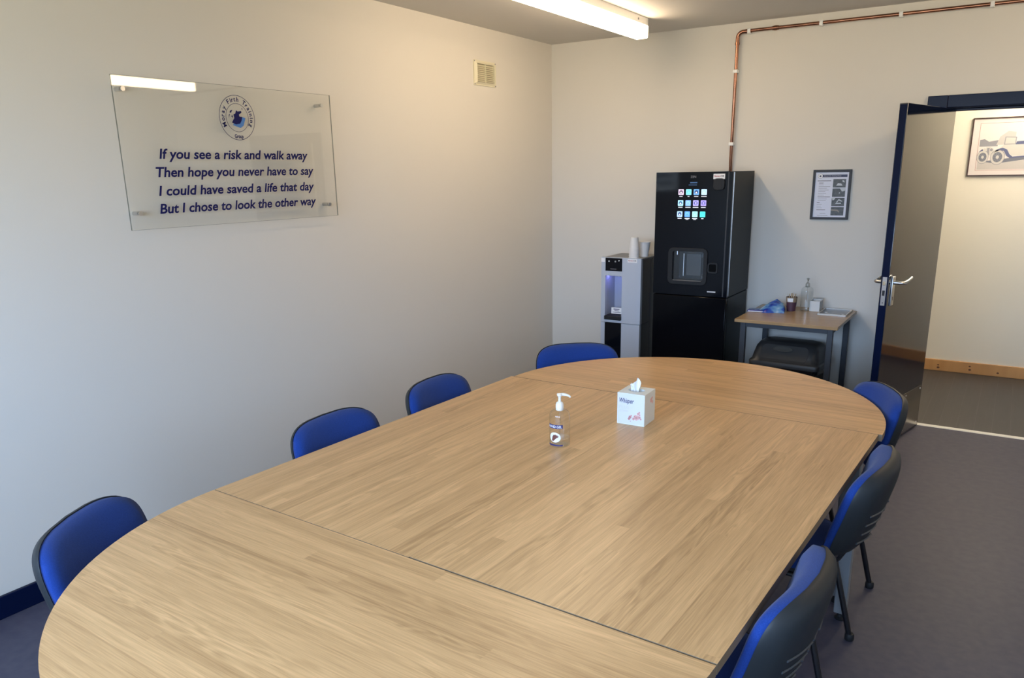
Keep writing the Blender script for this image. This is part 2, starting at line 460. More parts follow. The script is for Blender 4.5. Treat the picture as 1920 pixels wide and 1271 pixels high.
b = MB(); b.prism([(-0.012, 0), (0.03, 0), (0.026, 0.005), (0.009, 0.007), (-0.008, 0.005)], DX0, DX1, Matrix(((0, 0, 1, 0), (1, 0, 0, 0), (0, 1, 0, 0), (0, 0, 0, 1))))
struct(b.build('trim_2', pmat('threshold_metal', (0.90, 0.88, 0.80), 0.35), smooth=False))

# the open door leaf, hinged at the left jamb; local x runs from hinge to free edge, local y is the corridor face side
DW, DH, DT = 0.775, 1.972, 0.044
door = bpy.data.objects.new('door_1', None); COL.objects.link(door); struct(door)
ang = math.atan2(-0.975, -0.222)
door.location = (DX0 + 0.004, -0.026, 0.0); door.rotation_euler = (0, 0, ang)
b = MB(); b.box(0, DW, 0, DT, 0.006, 0.006 + DH)
b.build('door_leaf', NAVYD, door, bevel=0.002)
b = MB(); b.box(DW - 0.0005, DW + 0.0015, 0.004, DT - 0.004, 0.008, DH); b.build('door_edge', NAVY, door)
b = MB(); b.box(0.01, DW - 0.012, DT, DT + 0.0015, 0.02, 0.285); kp = b.build('kick_plate', STEEL, door)
b = MB()
for x in (0.035, 0.28, 0.52, DW - 0.04):
    for z in (0.04, 0.268): b.lathe([(0.004, 0), (0.0045, 0.001), (0.002, 0.002)], (0, 0, 0), 10)
    for z in (0.04, 0.268):
        pass
b = MB()
for x in (0.035, 0.28, 0.52, DW - 0.04):
    for z in (0.04, 0.268):
        b.prism(circle2(0.005, 12), 0, 0.0015, Matrix(((1, 0, 0, x), (0, 0, 1, DT + 0.0015), (0, -1, 0, z), (0, 0, 0, 1))))
b.build('plate_screws', SILVER, kp, smooth=False)
b = MB(); b.box(DW + 0.0015, DW + 0.003, 0.010, 0.034, 0.90, 1.06); lp = b.build('lock_plate', SILVER, door)
b = MB(); b.box(DW + 0.003, DW + 0.011, 0.015, 0.029, 1.015, 1.035); b.build('latch', pmat('brass_latch', (0.66, 0.55, 0.38), 0.3, metal=1.0), lp, bevel=0.002)
b = MB(); b.box(DW + 0.003, DW + 0.0036, 0.015, 0.029, 0.955, 0.985); b.box(DW + 0.003, DW + 0.0036, 0.020, 0.024, 0.912, 0.918); b.build('keyhole_slot', INKBLACK, lp)
for side in (1, -1):
    y0 = DT if side == 1 else 0.0
    hx = DW - 0.06
    b = MB(); b.box(hx - 0.02, hx + 0.02, min(y0, y0 + side * 0.008), max(y0, y0 + side * 0.008), 0.895, 1.06)
    hp = b.build('handle_plate', SILVER, door, bevel=0.003)
    b = MB()
    y = y0 + side * 0.006
    b.tube([(hx, y, 1.025), (hx, y + side * 0.03, 1.025), (hx - 0.004, y + side * 0.042, 1.025), (hx - 0.02, y + side * 0.050, 1.024), (hx - 0.06, y + side * 0.052, 1.030), (hx - 0.125, y + side * 0.050, 1.044)], [0.011, 0.010, 0.010, 0.0105, 0.010, 0.008], 14)
    b.build('door_handle', SILVER, hp)
    b = MB(); b.box(hx - 0.003, hx + 0.003, min(y0 + side * 0.008, y0 + side * 0.0086), max(y0 + side * 0.008, y0 + side * 0.0086), 0.925, 0.945); b.build('keyhole', INKBLACK, hp)
b = MB()
for z in (0.22, 1.0, 1.78): b.tube([(-0.004, -0.006, z - 0.05), (-0.004, -0.006, z + 0.05)], 0.007, 10)
b.build('hinges', SILVER, door)

# ------------------------------------------------------------------ ceiling lights
def batten(name, label, cx, y0, y1, zc, strength, color, grp):
    L = y1 - y0
    t = thing(name, label, 'ceiling light', (cx, y0, zc), 0, grp)
    hw = 0.041
    b = MB()   # housing tray against the ceiling
    b.prism([(-hw, 0), (-hw, -0.047), (hw, -0.047), (hw, 0)][::-1], 0, L, Matrix(((1, 0, 0, 0), (0, 0, 1, 0), (0, 1, 0, 0), (0, 0, 0, 1))))
    b.build('housing', WHITEP, t, bevel=0.002)
    b = MB()
    prof = [(-0.043, -0.047), (-0.043, -0.110), (-0.040, -0.117), (-0.034, -0.120), (0.034, -0.120), (0.040, -0.117), (0.043, -0.110), (0.043, -0.047)]
    b.prism(prof[::-1] if False else prof, 0.012, L - 0.012, Matrix(((1, 0, 0, 0), (0, 0, 1, 0), (0, 1, 0, 0), (0, 0, 0, 1))))
    em = pmat('diffuser_glow_%d' % int(strength), (0.9, 0.9, 0.88), 0.4, emit=color, estr=strength)
    b.build('diffuser', em, t)
    pr2 = [(x * 1.03, z - 0.001) for x, z in prof]
    for e0, e1 in ((0.0, 0.012), (L - 0.012, L)):
        b = MB(); b.prism(pr2, e0, e1, Matrix(((1, 0, 0, 0), (0, 0, 1, 0), (0, 1, 0, 0), (0, 0, 0, 1))))
        b.build('end_cap', pmat('end_cap_plastic', (0.80, 0.79, 0.74), 0.45), t)
    for yy in (L - 0.16, L * 0.5, 0.16):
        b = MB(); b.box(hw, hw + 0.003, yy - 0.004, yy + 0.004, -0.030, -0.018); b.build('housing_clip', INKGREY, t)
    return t
batten('ceiling_light', 'long fluorescent batten on the ceiling near the sign wall', 0.979, -2.33, -0.535, H, LAMP_STRENGTH, LAMP_COLOR, None)
batten('ceiling_light', 'fluorescent batten on the ceiling at the door side, mirrored in the clear sign', 3.85, -2.05, -0.45, H, LAMP_STRENGTH, LAMP_COLOR, None)
batten('ceiling_light', 'fluorescent batten on the corridor ceiling outside the door', 3.35, 0.3, 1.50, 2.45, CORR_STRENGTH, (1.0, 0.87, 0.68), None)

# ------------------------------------------------------------------ clear wall sign
SX = 0.046
SY0, SY1, SZ0, SZ1 = -3.626, -2.428, 1.450, 2.066
t = thing('wall_sign', 'clear acrylic wall sign with navy safety verse and round emblem', 'sign', (0.0, (SY0 + SY1) / 2, SZ0))
TO = t.location.copy()
b = MB(); b.box(SX - 0.006, SX, SY0, SY1, SZ0, SZ1); ap = b.build('acrylic_panel', ACRYL, t, smooth=False, origin=TO)
b = MB(); e_ = 0.0012
for q in ((SY0 - e_, SY0, SZ0, SZ1), (SY1, SY1 + e_ * 0.6, SZ0, SZ1), (SY0, SY1, SZ0 - e_ * 0.6, SZ0), (SY0, SY1, SZ1, SZ1 + e_ * 0.6)): b.box(SX - 0.006, SX, q[0], q[1], q[2], q[3])
b.build('panel_edge', ACRYLEDGE, ap, smooth=False, origin=TO)
for y, z in ((-3.585, 2.014), (-2.494, 2.012), (-2.488, 1.511), (-3.581, 1.518)):
    b = MB(); b.prism(circle2(0.0085, 20), 0.0, 0.0395, frontX(0.0, y, z)); b.prism(circle2(0.0095, 20), 0.0461, 0.053, frontX(0.0, y, z))
    b.build('standoff', SILVER, t, origin=TO)
b = MB()
for txt, ya, yb, z, zr in (('If you see a risk and walk away', -3.458, -2.615, 1.742, -0.001), ('Then hope you never have to say', -3.483, -2.583, 1.666, -0.004),
                       ('I could have saved a life that day', -3.482, -2.588, 1.588, -0.006), ('But I chose to look the other way', -3.488, -2.582, 1.513, -0.006)):
    b = MB(); add_text(b, txt, frontX(SX + 0.0008, (ya + yb) / 2, z), width=yb - ya, height=0.0405, shear=0.18, bold=0.024)
    b.build('verse_line', INKNAVY, t, smooth=False, origin=TO)
# round emblem
LC = (-3.031, 1.927); LR = 0.100; LRI = 0.0635
b = MB()
ring_prism(b, circle2(LR, 64), circle2(LR - 0.0022, 64), 0, 0.0005, frontX(SX + 0.0003, *LC))
ring_prism(b, circle2(LRI, 64), circle2(LRI - 0.0018, 64), 0, 0.0005, frontX(SX + 0.0003, *LC))
word = 'Moray Firth Training'
adv = {'i': 0.45, 'r': 0.62, 't': 0.62, 'f': 0.6, ' ': 0.75, 'M': 1.35, 'F': 0.95, 'T': 1.05, 'g': 1.0}
wsum = sum(adv.get(c, 0.95) for c in word)
a0, a1 = RD(214), RD(-32)
acc = 0.0
for ch in word:
    w = adv.get(ch, 0.95); a = a0 + (a1 - a0) * (acc + w / 2) / wsum; acc += w
    if ch == ' ': continue
    r = LRI + 0.0085
    M = frontX(SX + 0.0008, *LC) @ Matrix.Translation((r * cos(a), r * sin(a), 0)) @ Matrix.Rotation(a - pi / 2, 4, 'Z')
    add_text(b, ch, M, height=0.0195, bold=0.026)
add_text(b, 'Group', frontX(SX + 0.0008, LC[0], LC[1] - 0.0905), width=0.050, height=0.0165, bold=0.035)
em = b.build('emblem', INKNAVY, t, smooth=False, origin=TO)
def poly(b, pts, M, h=0.0005, mi=0):
    b.prism(pts, 0, h, M, mi)
ML = frontX(SX + 0.0004, LC[0], LC[1]); ML2 = frontX(SX + 0.0010, LC[0], LC[1])
b = MB()
poly(b, [(-0.028, -0.034), (0.013, -0.045), (0.031, -0.034), (0.046, 0.000), (0.022, 0.006), (-0.02, -0.020)], ML)
b.build('emblem_sea', INKBLUE, em, smooth=False, origin=TO)
b = MB()
poly(b, [(-0.033, -0.022), (-0.012, -0.030), (0.012, -0.026), (0.022, -0.012), (0.028, 0.004), (0.012, 0.006), (0.010, 0.014), (0.026, 0.024), (0.024, 0.031), (0.004, 0.028), (-0.004, 0.033), (-0.010, 0.018), (-0.020, 0.014), (-0.018, -0.002), (-0.024, -0.010)], ML2)
poly(b, [(-0.042, 0.022), (-0.034, 0.020), (-0.024, 0.034), (-0.036, 0.030)], ML2)
poly(b, [(-0.048, -0.004), (-0.044, 0.006), (-0.040, 0.016), (-0.046, 0.012)], ML2)
poly(b, [(-0.034, 0.006), (-0.026, 0.010), (-0.026, -0.002)], ML2)
poly(b, [(0.028, 0.040), (0.033, 0.036), (0.031, 0.046)], ML2)
b.build('emblem_map', INKNAVY, em, smooth=False, origin=TO)

# ------------------------------------------------------------------ vent
t = thing('air_vent', 'square cream louvred air vent high on the left wall', 'vent', (0, -0.918, 2.23))
TO = t.location.copy()
b = MB()
M = frontX(0, -0.918, 2.308)
ow, oh, iw, ih = 0.130, 0.079, 0.100, 0.058
ring_prism(b, [(-ow, -oh), (ow, -oh), (ow, oh), (-ow, oh)], [(-ow + 0.008, -oh + 0.008), (ow - 0.008, -oh + 0.008), (ow - 0.008, oh - 0.008), (-ow + 0.008, oh - 0.008)], 0, 0.006, M)
o_ = [(-ow + 0.008, -oh + 0.008), (ow - 0.008, -oh + 0.008), (ow - 0.008, oh - 0.008), (-ow + 0.008, oh - 0.008)]
i_ = [(-iw, -ih), (iw, -ih), (iw, ih), (-iw, ih)]
v = [(p[0], p[1], 0.006) for p in o_] + [(p[0], p[1], 0.014) for p in i_] + [(p[0], p[1], 0.001) for p in i_]
b.add(v, [[0, 1, 5, 4], [1, 2, 6, 5], [2, 3, 7, 6], [3, 0, 4, 7], [4, 5, 9, 8], [5, 6, 10, 9], [6, 7, 11, 10], [7, 4, 8, 11]], 0, M)
b.build('vent_frame', CREAMP, t, smooth=False, origin=TO)
b = MB()
for k in range(9):
    z = -ih + 0.012 * k + 0.0035
    b.add([(-iw, z, 0.012), (iw, z, 0.012), (iw, z + 0.011, 0.003), (-iw, z + 0.011, 0.003), (-iw, z, 0.0105), (iw, z, 0.0105)], [[0, 1, 2, 3], [4, 5, 1, 0], [3, 2, 5, 4]], 0, M)
b.box(-0.002, 0.002, -ih, ih, 0.001, 0.0125, 0, M)
b.box(-iw, iw, -ih, ih, 0.0002, 0.001, 1, M)
b.build('louvre', [CREAMP, pmat('vent_mesh', (0.38, 0.34, 0.24), 0.8)], t, smooth=False, origin=TO)
for y, z in ((-0.123, 0.072), (0.123, 0.072), (-0.123, -0.072), (0.123, -0.072)):
    b = MB(); b.prism(circle2(0.0042, 12, y, z), 0.006, 0.0085, M); b.build('screw', INKGREY, t, smooth=False, origin=TO)

# ------------------------------------------------------------------ copper pipe
PX, PZ, PY = 1.445, 2.535, -0.030
t = thing('copper_pipe', 'thin copper pipe clipped along the back wall under the ceiling', 'pipe', (PX, PY, 1.0))
TO = t.location.copy()
b = MB(); b.tube([(PX - 0.006, -0.0135, 1.0), (PX - 0.006, -0.0135, 1.66), (PX - 0.003, PY, 1.72), (PX, PY, 2.47)], 0.0105, 14); b.build('vertical_run', COPPER, t, origin=TO)
b = MB(); b.tube([(1.53, PY, PZ + 0.002), (4.84, PY, PZ)], 0.0105, 14); b.build('horizontal_run', COPPER, t, origin=TO)
b = MB()
pts = [(PX, PY, 2.462), (PX, PY, 2.50)] + [(PX + 0.035 * (1 - cos(a)), PY, 2.50 + 0.035 * sin(a)) for a in [pi / 2 * k / 6 for k in range(1, 7)]] + [(1.535, PY, PZ)]
b.tube(pts, 0.0125, 14)
b.tube([(PX, PY, 2.456), (PX, PY, 2.470)], 0.0150, 14); b.tube([(1.497, PY, PZ), (1.508, PY, PZ)], 0.0142, 14)
b.build('elbow', COPPER, t, origin=TO)
b = MB(); b.tube([(1.672, PY, PZ + 0.002), (1.71, PY, PZ + 0.002)], 0.0138, 14); b.tube([(1.683, PY, PZ + 0.002), (1.70, PY, PZ + 0.002)], 0.0155, 14); b.build('coupling', COPPER, t, origin=TO)
for k, (x, z, vert) in enumerate(((1.520, PZ, 0), (1.973, PZ, 0), (2.428, PZ, 0), (2.897, PZ, 0), (1.4435, 2.291, 1), (1.441, 1.823, 1))):
    b = MB()
    if vert: b.box(x - 0.0165, x + 0.0165, -0.044, -0.0, z - 0.011, z + 0.011)
    else: b.box(x - 0.011, x + 0.011, -0.044, -0.0, z - 0.0165, z + 0.0165)
    b.build('pipe_clip', WHITEP, t, bevel=0.004, origin=TO)

# ------------------------------------------------------------------ vending machine
MX0, MX1, MY0, MY1 = 1.090, 1.612, -0.495, -0.03
MZ = 1.642; MS = 0.830
t = thing('vending_machine', 'tall black hot drinks vending machine with lit touch screen', 'vending machine', ((MX0 + MX1) / 2, MY1, 0))
TO = t.location.copy()
b = MB(); b.box(MX0, MX1, MY0 + 0.14, MY1, MS + 0.003, MZ)
for a in ((MX0, MX1, 1.14, MZ), (MX0, MX1, MS + 0.003, 0.918), (MX0, 1.215, 0.918, 1.14), (1.456, MX1, 0.918, 1.14)): b.box(a[0], a[1], MY0 + 0.03, MY0 + 0.14, a[2], a[3])
b.build('cabinet', SATINBLACK, t, smooth=False, origin=TO)
b = MB(); b.box(MX0 + 0.002, MX1 - 0.002, MY0 + 0.032, MY1, 0.03, MS - 0.003); b.box(MX0 + 0.03, MX1 - 0.03, MY0 + 0.06, MY1 - 0.03, 0, 0.03)
b.build('base_cabinet', SATINBLACK, t, bevel=0.004, origin=TO)
b = MB(); b.box(MX0 + 0.002, MX1 - 0.004, MY0, MY0 + 0.03, 0.03, MS - 0.003); b.build('base_door', pmat('gloss_black_door', (0.002, 0.002, 0.003), 0.12, spec=0.15), t, bevel=0.005, origin=TO)
# upper door with a real opening for the dispensing hatch
hx0, hx1, hz0, hz1 = 1.227, 1.444, 0.930, 1.128
b = MB()
for a in ((MX0, MX1 - 0.002, hz1, MZ), (MX0, MX1 - 0.002, MS + 0.003, hz0), (MX0, hx0, hz0, hz1), (hx1, MX1 - 0.002, hz0, hz1)):
    b.box(a[0], a[1], MY0, MY0 + 0.03, a[2], a[3])
fd = b.build('front_door', GLOSSBLACK, t, smooth=False, origin=TO)
b = MB(); b.box(MX1 - 0.034, MX1 - 0.026, MY0 - 0.0012, MY0, MS + 0.006, MZ - 0.003); b.build('door_groove', pmat('groove_dark', (0.02, 0.021, 0.024), 0.5), fd, origin=TO)
b = MB(); b.box(MX1 - 0.002, MX1 + 0.0010, MY0 + 0.0245, MY0 + 0.0270, MS + 0.01, MZ - 0.004); b.build('chrome_strip', SILVER, t, origin=TO)
b = MB(); ring_prism(b, rrect(1.196, 1.470, 0.905, 1.150, 0.035), rrect(hx0, hx1, hz0, hz1, 0.015), 0, 0.010, frontY(0, MY0, 0))
hf = b.build('hatch_frame', BLACKP, t, bevel=0.002, origin=TO)
DKG = pmat('hatch_lining', (0.040, 0.046, 0.050), 0.3)
b = MB()
b.box(hx0, hx1, MY0 + 0.125, MY0 + 0.13, hz0, hz1); b.box(hx0 - 0.003, hx0, MY0 + 0.005, MY0 + 0.13, hz0, hz1); b.box(hx1, hx1 + 0.003, MY0 + 0.005, MY0 + 0.13, hz0, hz1)
b.box(hx0, hx1, MY0 + 0.005, MY0 + 0.13, hz1, hz1 + 0.003); b.box(hx0, hx1, MY0 + 0.005, MY0 + 0.13, hz0 - 0.003, hz0)
b.build('hatch_recess', DKG, hf, smooth=False, origin=TO)
b = MB(); b.box(hx0 + 0.055, hx1 - 0.055, MY0 + 0.110, MY0 + 0.124, hz0 + 0.02, hz1 - 0.025); b.box(hx1 - 0.045, hx1 - 0.03, MY0 + 0.08, MY0 + 0.12, hz0 + 0.005, hz0 + 0.03); b.box(hx1 - 0.045, hx1 - 0.03, MY0 + 0.08, MY0 + 0.12, hz1 - 0.05, hz1 - 0.02)
b.build('cup_guide', pmat('guide_grey', (0.10, 0.11, 0.115), 0.3), hf, bevel=0.004, origin=TO)
b = MB(); b.tube([(hx0 + 0.045, MY0 + 0.09, hz0 + 0.02), (hx0 + 0.045, MY0 + 0.09, hz1 - 0.025)], 0.004, 10); b.tube([(hx0 + 0.02, MY0 + 0.03, hz1 - 0.028), (hx0 + 0.02, MY0 + 0.03, hz1 - 0.002)], 0.005, 10); b.build('dispensing_nozzle', SILVER, hf, origin=TO)
b = MB(); b.box(hx0 + 0.002, hx1 - 0.002, MY0 + 0.004, MY0 + 0.006, hz0 + 0.002, hz1 - 0.002); b.build('hatch_flap', clear_mat('smoked_flap', (0.92, 0.93, 0.94), 1.45, (0.7, 0.7, 0.7)), hf, smooth=False, origin=TO)
b = MB(); b.box(hx0 + 0.002, hx1 - 0.012, MY0 - 0.009, MY0 - 0.003, hz0 + 0.0005, hz0 + 0.004); b.build('hatch_trim', pmat('worn_trim', (0.30, 0.27, 0.24), 0.3, metal=0.6), hf, origin=TO)
b = MB(); ring_prism(b, rrect(1.473, 1.541, 0.990, 1.058, 0.014), rrect(1.482, 1.532, 0.999, 1.049, 0.010), 0, 0.006, frontY(0, MY0, 0)); b.prism(rrect(1.482, 1.532, 0.999, 1.049, 0.010), 0, 0.001, frontY(0, MY0, 0), 1)
b.build('card_reader', [BLACKP, pmat('reader_pad', (0.001, 0.001, 0.0015), 0.3, spec=0.08)], t, origin=TO)
b = MB(); b.box(1.476, 1.533, MY0 - 0.0012, MY0, 0.861, 0.869); b.build('maker_badge', pmat('badge_silver', (0.62, 0.63, 0.65), 0.3), t, origin=TO)
b = MB(); b.prism(rrect(1.486, 1.560, 1.527, 1.600, 0.022), 0, 0.012, frontY(0, MY0, 0)); cs = b.build('coin_slot', BLACKP, t, bevel=0.003, origin=TO)
b = MB(); b.box(1.531, 1.537, MY0 - 0.0135, MY0 - 0.012, 1.535, 1.598); b.build('slot', pmat('slot_dark', (0.001, 0.001, 0.001), 0.6), cs, origin=TO)
def red_sticker(parent, x0, x1, z0, z1, y, org):
    b = MB(); b.box(x0, x1, y - 0.0008, y, z0, z1)
    st = b.build('sticker', PAPER, parent, smooth=False, origin=org)
    w = x1 - x0; h = z1 - z0
    b = MB()
    add_text(b, 'Nareco', frontY(x0 + w * 0.34, y - 0.0014, z0 + h * 0.42), width=w * 0.52, height=h * 0.30, bold=0.03, mi=0)
    add_text(b, 'OE', frontY(x0 + w * 0.77, y - 0.0014, z0 + h * 0.42), width=w * 0.30, height=h * 0.30, bold=0.03, mi=1)
    b.box(x0 + w * 0.08, x1 - w * 0.08, y - 0.0014, y - 0.001, z0 + h * 0.14, z0 + h * 0.19, 2)
    b.build('sticker_lettering', [INKRED, INKBLACK, PALEGREY], st, smooth=False, origin=org)
red_sticker(t, 1.482, 1.558, 1.596, 1.629, MY0, TO)
b = MB(); b.box(1.185, 1.475, MY0 - 0.0006, MY0, 1.335, 1.595); ts = b.build('touch_screen', GLOSSBLACK, t, smooth=False, origin=TO)
b = MB(); add_text(b, 'ZEN', frontY(1.348, MY0 - 0.0012, 1.605), width=0.036, height=0.014, bold=0.0)
b.build('name_lettering', pmat('zen_grey', (0.30, 0.30, 0.32), 0.5), t, smooth=False, origin=TO)
b = MB(); b.box(1.328, 1.376, MY0 - 0.0012, MY0 - 0.0008, 1.571, 1.578); b.box(1.318, 1.374, MY0 - 0.0012, MY0 - 0.0008, 1.558, 1.562)
b.build('screen_heading', pmat('heading_glow', (0.02, 0.05, 0.12), 0.5, emit=(0.10, 0.25, 0.55), estr=0.35), ts, smooth=False, origin=TO)
ICONS = [((0.62, 0.50, 0.66), (0.12, 0.07, 0.12)), ((0.22, 0.68, 0.80), (0.10, 0.45, 0.60)), ((0.14, 0.35, 0.72), (0.01, 0.04, 0.14)), ((0.46, 0.68, 0.95), (0.34, 0.55, 0.88)),
         ((0.38, 0.68, 0.88), (0.03, 0.14, 0.28)), ((0.22, 0.42, 0.78), (0.30, 0.60, 0.95)), ((0.40, 0.36, 0.82), (0.05, 0.07, 0.25)), ((0.36, 0.30, 0.78), (0.05, 0.08, 0.25)),
         ((0.42, 0.62, 0.92), (0.03, 0.08, 0.22)), ((0.12, 0.34, 0.82), (0.20, 0.55, 0.95)), ((0.38, 0.74, 0.76), (0.24, 0.55, 0.62)), ((0.08, 0.68, 0.64), (0.05, 0.85, 0.72))]
WHITEGLOW = pmat('screen_text_glow', (0.5, 0.5, 0.5), 0.5, emit=(0.85, 0.90, 1.0), estr=0.75)
capw = [0.022, 0.012, 0.028, 0.036, 0.030, 0.036, 0.038, 0.032, 0.028, 0.034, 0.034, 0.016]
for k in range(12):
    r, c = divmod(k, 4)
    x = (1.268, 1.267, 1.264)[r] + c * 0.0523; z = (1.5145, 1.444, 1.372)[r]
    b = MB(); hs = 0.0185
    y = MY0 - 0.0006
    b.prism(rrect(x - hs, x + hs, z - hs, z + hs, 0.004, 3), 0, 0.0006, frontY(0, y, 0), 0)
    b.prism(circle2(0.0125, 20, x, z), 0, 0.0009, frontY(0, y, 0), 1)
    if k in (0, 2, 8, 4): b.prism([(x - 0.007, z - 0.009), (x + 0.007, z - 0.009), (x + 0.004, z + 0.002), (x - 0.004, z + 0.002)], 0, 0.0012, frontY(0, y, 0), 2)
    elif k in (6, 7): b.prism([(x - 0.006, z - 0.009), (x + 0.006, z - 0.009), (x + 0.006, z + 0.009), (x - 0.006, z + 0.009)], 0, 0.0012, frontY(0, y, 0), 0)
    else: b.prism(circle2(0.008, 16, x, z - 0.002), 0, 0.0012, frontY(0, y, 0), 0)
    w = capw[k] / 2
    b.box(x - w, x + w, y - 0.0008, y, z - 0.030, z - 0.0255, 2)
    if k in (9, 10): b.box(x - 0.009, x + 0.009, y - 0.0008, y, z - 0.0365, z - 0.0325, 2)
    m0 = pmat('icon_glow_%d' % k, ICONS[k][0], 0.5, emit=ICONS[k][0], estr=0.85)
    m1 = pmat('icon_ring_glow_%d' % k, ICONS[k][1], 0.5, emit=ICONS[k][1], estr=0.7)
    b.build('screen_icon', [m0, m1, WHITEGLOW], ts, smooth=False, origin=TO)

# ------------------------------------------------------------------ water cooler
QX0, QX1, QY0, QY1, QZ = 0.645, 0.958, -0.405, -0.065, 1.052
t = thing('water_cooler', 'silver and black floor standing water cooler left of the vending machine', 'water cooler', ((QX0 + QX1) / 2, QY1, 0))
TO = t.location.copy()
COOLSIDE = pmat('cooler_side_grey', (0.045, 0.045, 0.046), 0.4)
b = MB()
b.box(QX0, QX1, QY0 + 0.05, QY1, 0.0, QZ - 0.012)
rcx0, rcx1, rcz0, rcz1 = 0.678, 0.811, 0.600, 0.920
b = MB(); b.box(QX0 + 0.002, QX1 - 0.001, QY0 + 0.20, QY1, 0.02, QZ - 0.012)
b.box(QX1 - 0.02, QX1 - 0.001, QY0 + 0.03, QY0 + 0.20, 0.02, QZ - 0.012); b.box(QX0 + 0.002, QX0 + 0.02, QY0 + 0.03, QY0 + 0.20, 0.02, QZ - 0.012)
b.box(QX0 + 0.02, QX1 - 0.02, QY0 + 0.03, QY0 + 0.20, 0.02, 0.58)
b.build('cabinet', COOLSIDE, t, bevel=0.003, origin=TO)
b = MB(); b.box(QX0 + 0.004, QX1 - 0.003, QY0 + 0.01, QY1 - 0.003, QZ - 0.0115, QZ - 0.001); b.build('top_panel', pmat('cooler_top', (0.20, 0.20, 0.195), 0.4, metal=0.3), t, bevel=0.004, origin=TO)
b = MB(); b.box(QX1 - 0.001, QX1 + 0.001, -0.23, -0.225, 0.03, QZ - 0.02); b.box(QX1 - 0.001, QX1 + 0.001, QY0 + 0.04, -0.23, 0.572, 0.576); b.box(QX1 - 0.001, QX1 + 0.002, -0.16, -0.14, 0.90, 0.94); b.build('side_seam', INKBLACK, t, origin=TO)
b = MB()
for a in ((QX0, rcx0, 0.576, QZ), (rcx1, QX1, 0.576, QZ), (rcx0, rcx1, rcz1, 0.954), (rcx0, rcx1, 0.576, rcz0), (rcx0, rcx1, 1.049, QZ)):
    b.box(a[0], a[1], QY0, QY0 + 0.03, a[2], a[3])
b.build('front_panel', COOLSILVER, t, smooth=False, origin=TO)
b = MB()
for a in ((QX0, rcx0 - 0.001, 0.02, 0.573), (rcx1, QX1 - 0.002, 0.02, 0.573)):
    b.box(a[0], a[1], QY0 + 0.001, QY0 + 0.03, a[2], a[3])
b.build('lower_panel', COOLSILVER, t, smooth=False, origin=TO)
b = MB(); b.box(rcx0, rcx1 - 0.001, QY0 + 0.003, QY0 + 0.03, 0.02, 0.570); b.build('cup_store_door', GLOSSBLACK, t, smooth=False, origin=TO)
b = MB(); b.box(rcx0, rcx1, QY0 + 0.001, QY0 + 0.03, 0.955, 1.048); cp = b.build('control_panel', GLOSSBLACK, t, smooth=False, origin=TO)
for x, z, r, e in ((0.706, 1.025, 0.0075, 0.25), (0.756, 1.024, 0.0075, 0.08)):
    b = MB(); b.prism(circle2(r, 18, x, z), 0, 0.001, frontY(0, QY0 + 0.001, 0)); b.prism(circle2(0.0028 if e > 0.1 else 0.001, 12, x, z), 0, 0.0016, frontY(0, QY0 + 0.001, 0), 1)
    b.build('button', [pmat('button_grey', (0.10, 0.11, 0.12), 0.4), pmat('led_white', (0.8, 0.8, 0.8), 0.4, emit=(0.9, 0.93, 1), estr=1.0)], cp, smooth=False, origin=TO)
b = MB(); b.prism(circle2(0.0032, 12, 0.785, 1.031), 0, 0.0012, frontY(0, QY0 + 0.001, 0)); b.build('indicator_lamp', MATS['led_white'], cp, smooth=False, origin=TO)
b = MB(); b.box(0.717, 0.765, QY0 - 0.0002, QY0 + 0.001, 0.968, 0.971); b.build('panel_marking', INKGREY, cp, smooth=False, origin=TO)
# alcove
ALC = pmat('alcove_plastic', (0.42, 0.44, 0.50), 0.35)
b = MB(); b.box(rcx0 - 0.002, rcx1 + 0.002, QY0 + 0.165, QY0 + 0.17, rcz0, rcz1 + 0.02); b.box(rcx0 - 0.004, rcx0, QY0 + 0.03, QY0 + 0.17, rcz0, rcz1 + 0.02); b.box(rcx1, rcx1 + 0.004, QY0 + 0.03, QY0 + 0.17, rcz0, rcz1 + 0.02); b.box(rcx0, rcx1, QY0 + 0.03, QY0 + 0.17, rcz1 + 0.012, rcz1 + 0.02)
al = b.build('alcove', ALC, t, smooth=False, origin=TO)
b = MB(); b.box(rcx0 + 0.004, rcx0 + 0.075, QY0 + 0.036, QY0 + 0.060, rcz1 + 0.004, rcz1 + 0.008); b.build('alcove_lamp', pmat('violet_glow', (0.5, 0.5, 0.8), 0.4, emit=(0.30, 0.30, 1.0), estr=16.0), al, smooth=False, origin=TO)
b = MB(); b.tube([(0.748, QY0 + 0.09, rcz1 + 0.002), (0.748, QY0 + 0.09, rcz1 - 0.016)], 0.008, 14); b.build('spout', SILVER, al, origin=TO)
b = MB(); b.box(0.738, 0.748, QY0 + 0.158, QY0 + 0.165, rcz0 + 0.04, rcz1); b.build('alcove_rib', WHITEP, al, bevel=0.003, origin=TO)
b = MB(); b.box(rcx0 - 0.003, rcx1 + 0.001, QY0 - 0.012, QY0 + 0.16, rcz0 - 0.005, rcz0 + 0.026); dt = b.build('drip_tray', BLACKP, t, bevel=0.006, origin=TO)
b = MB()
b.box(0.725, 0.808, QY0 + 0.013, QY0 + 0.014, 0.640, 0.686); nt_ = b.build('notice', PAPER, al, smooth=False, origin=TO)
b = MB(); b.box(0.742, 0.790, QY0 + 0.0125, QY0 + 0.013, 0.672, 0.677); b.box(0.750, 0.785, QY0 + 0.0125, QY0 + 0.013, 0.661, 0.664); b.box(0.735, 0.800, QY0 + 0.0125, QY0 + 0.013, 0.650, 0.653); b.build('notice_lines', INKNAVY, nt_, smooth=False, origin=TO)
red_sticker(t, 0.853, 0.926, 1.021, 1.047, QY0, TO)
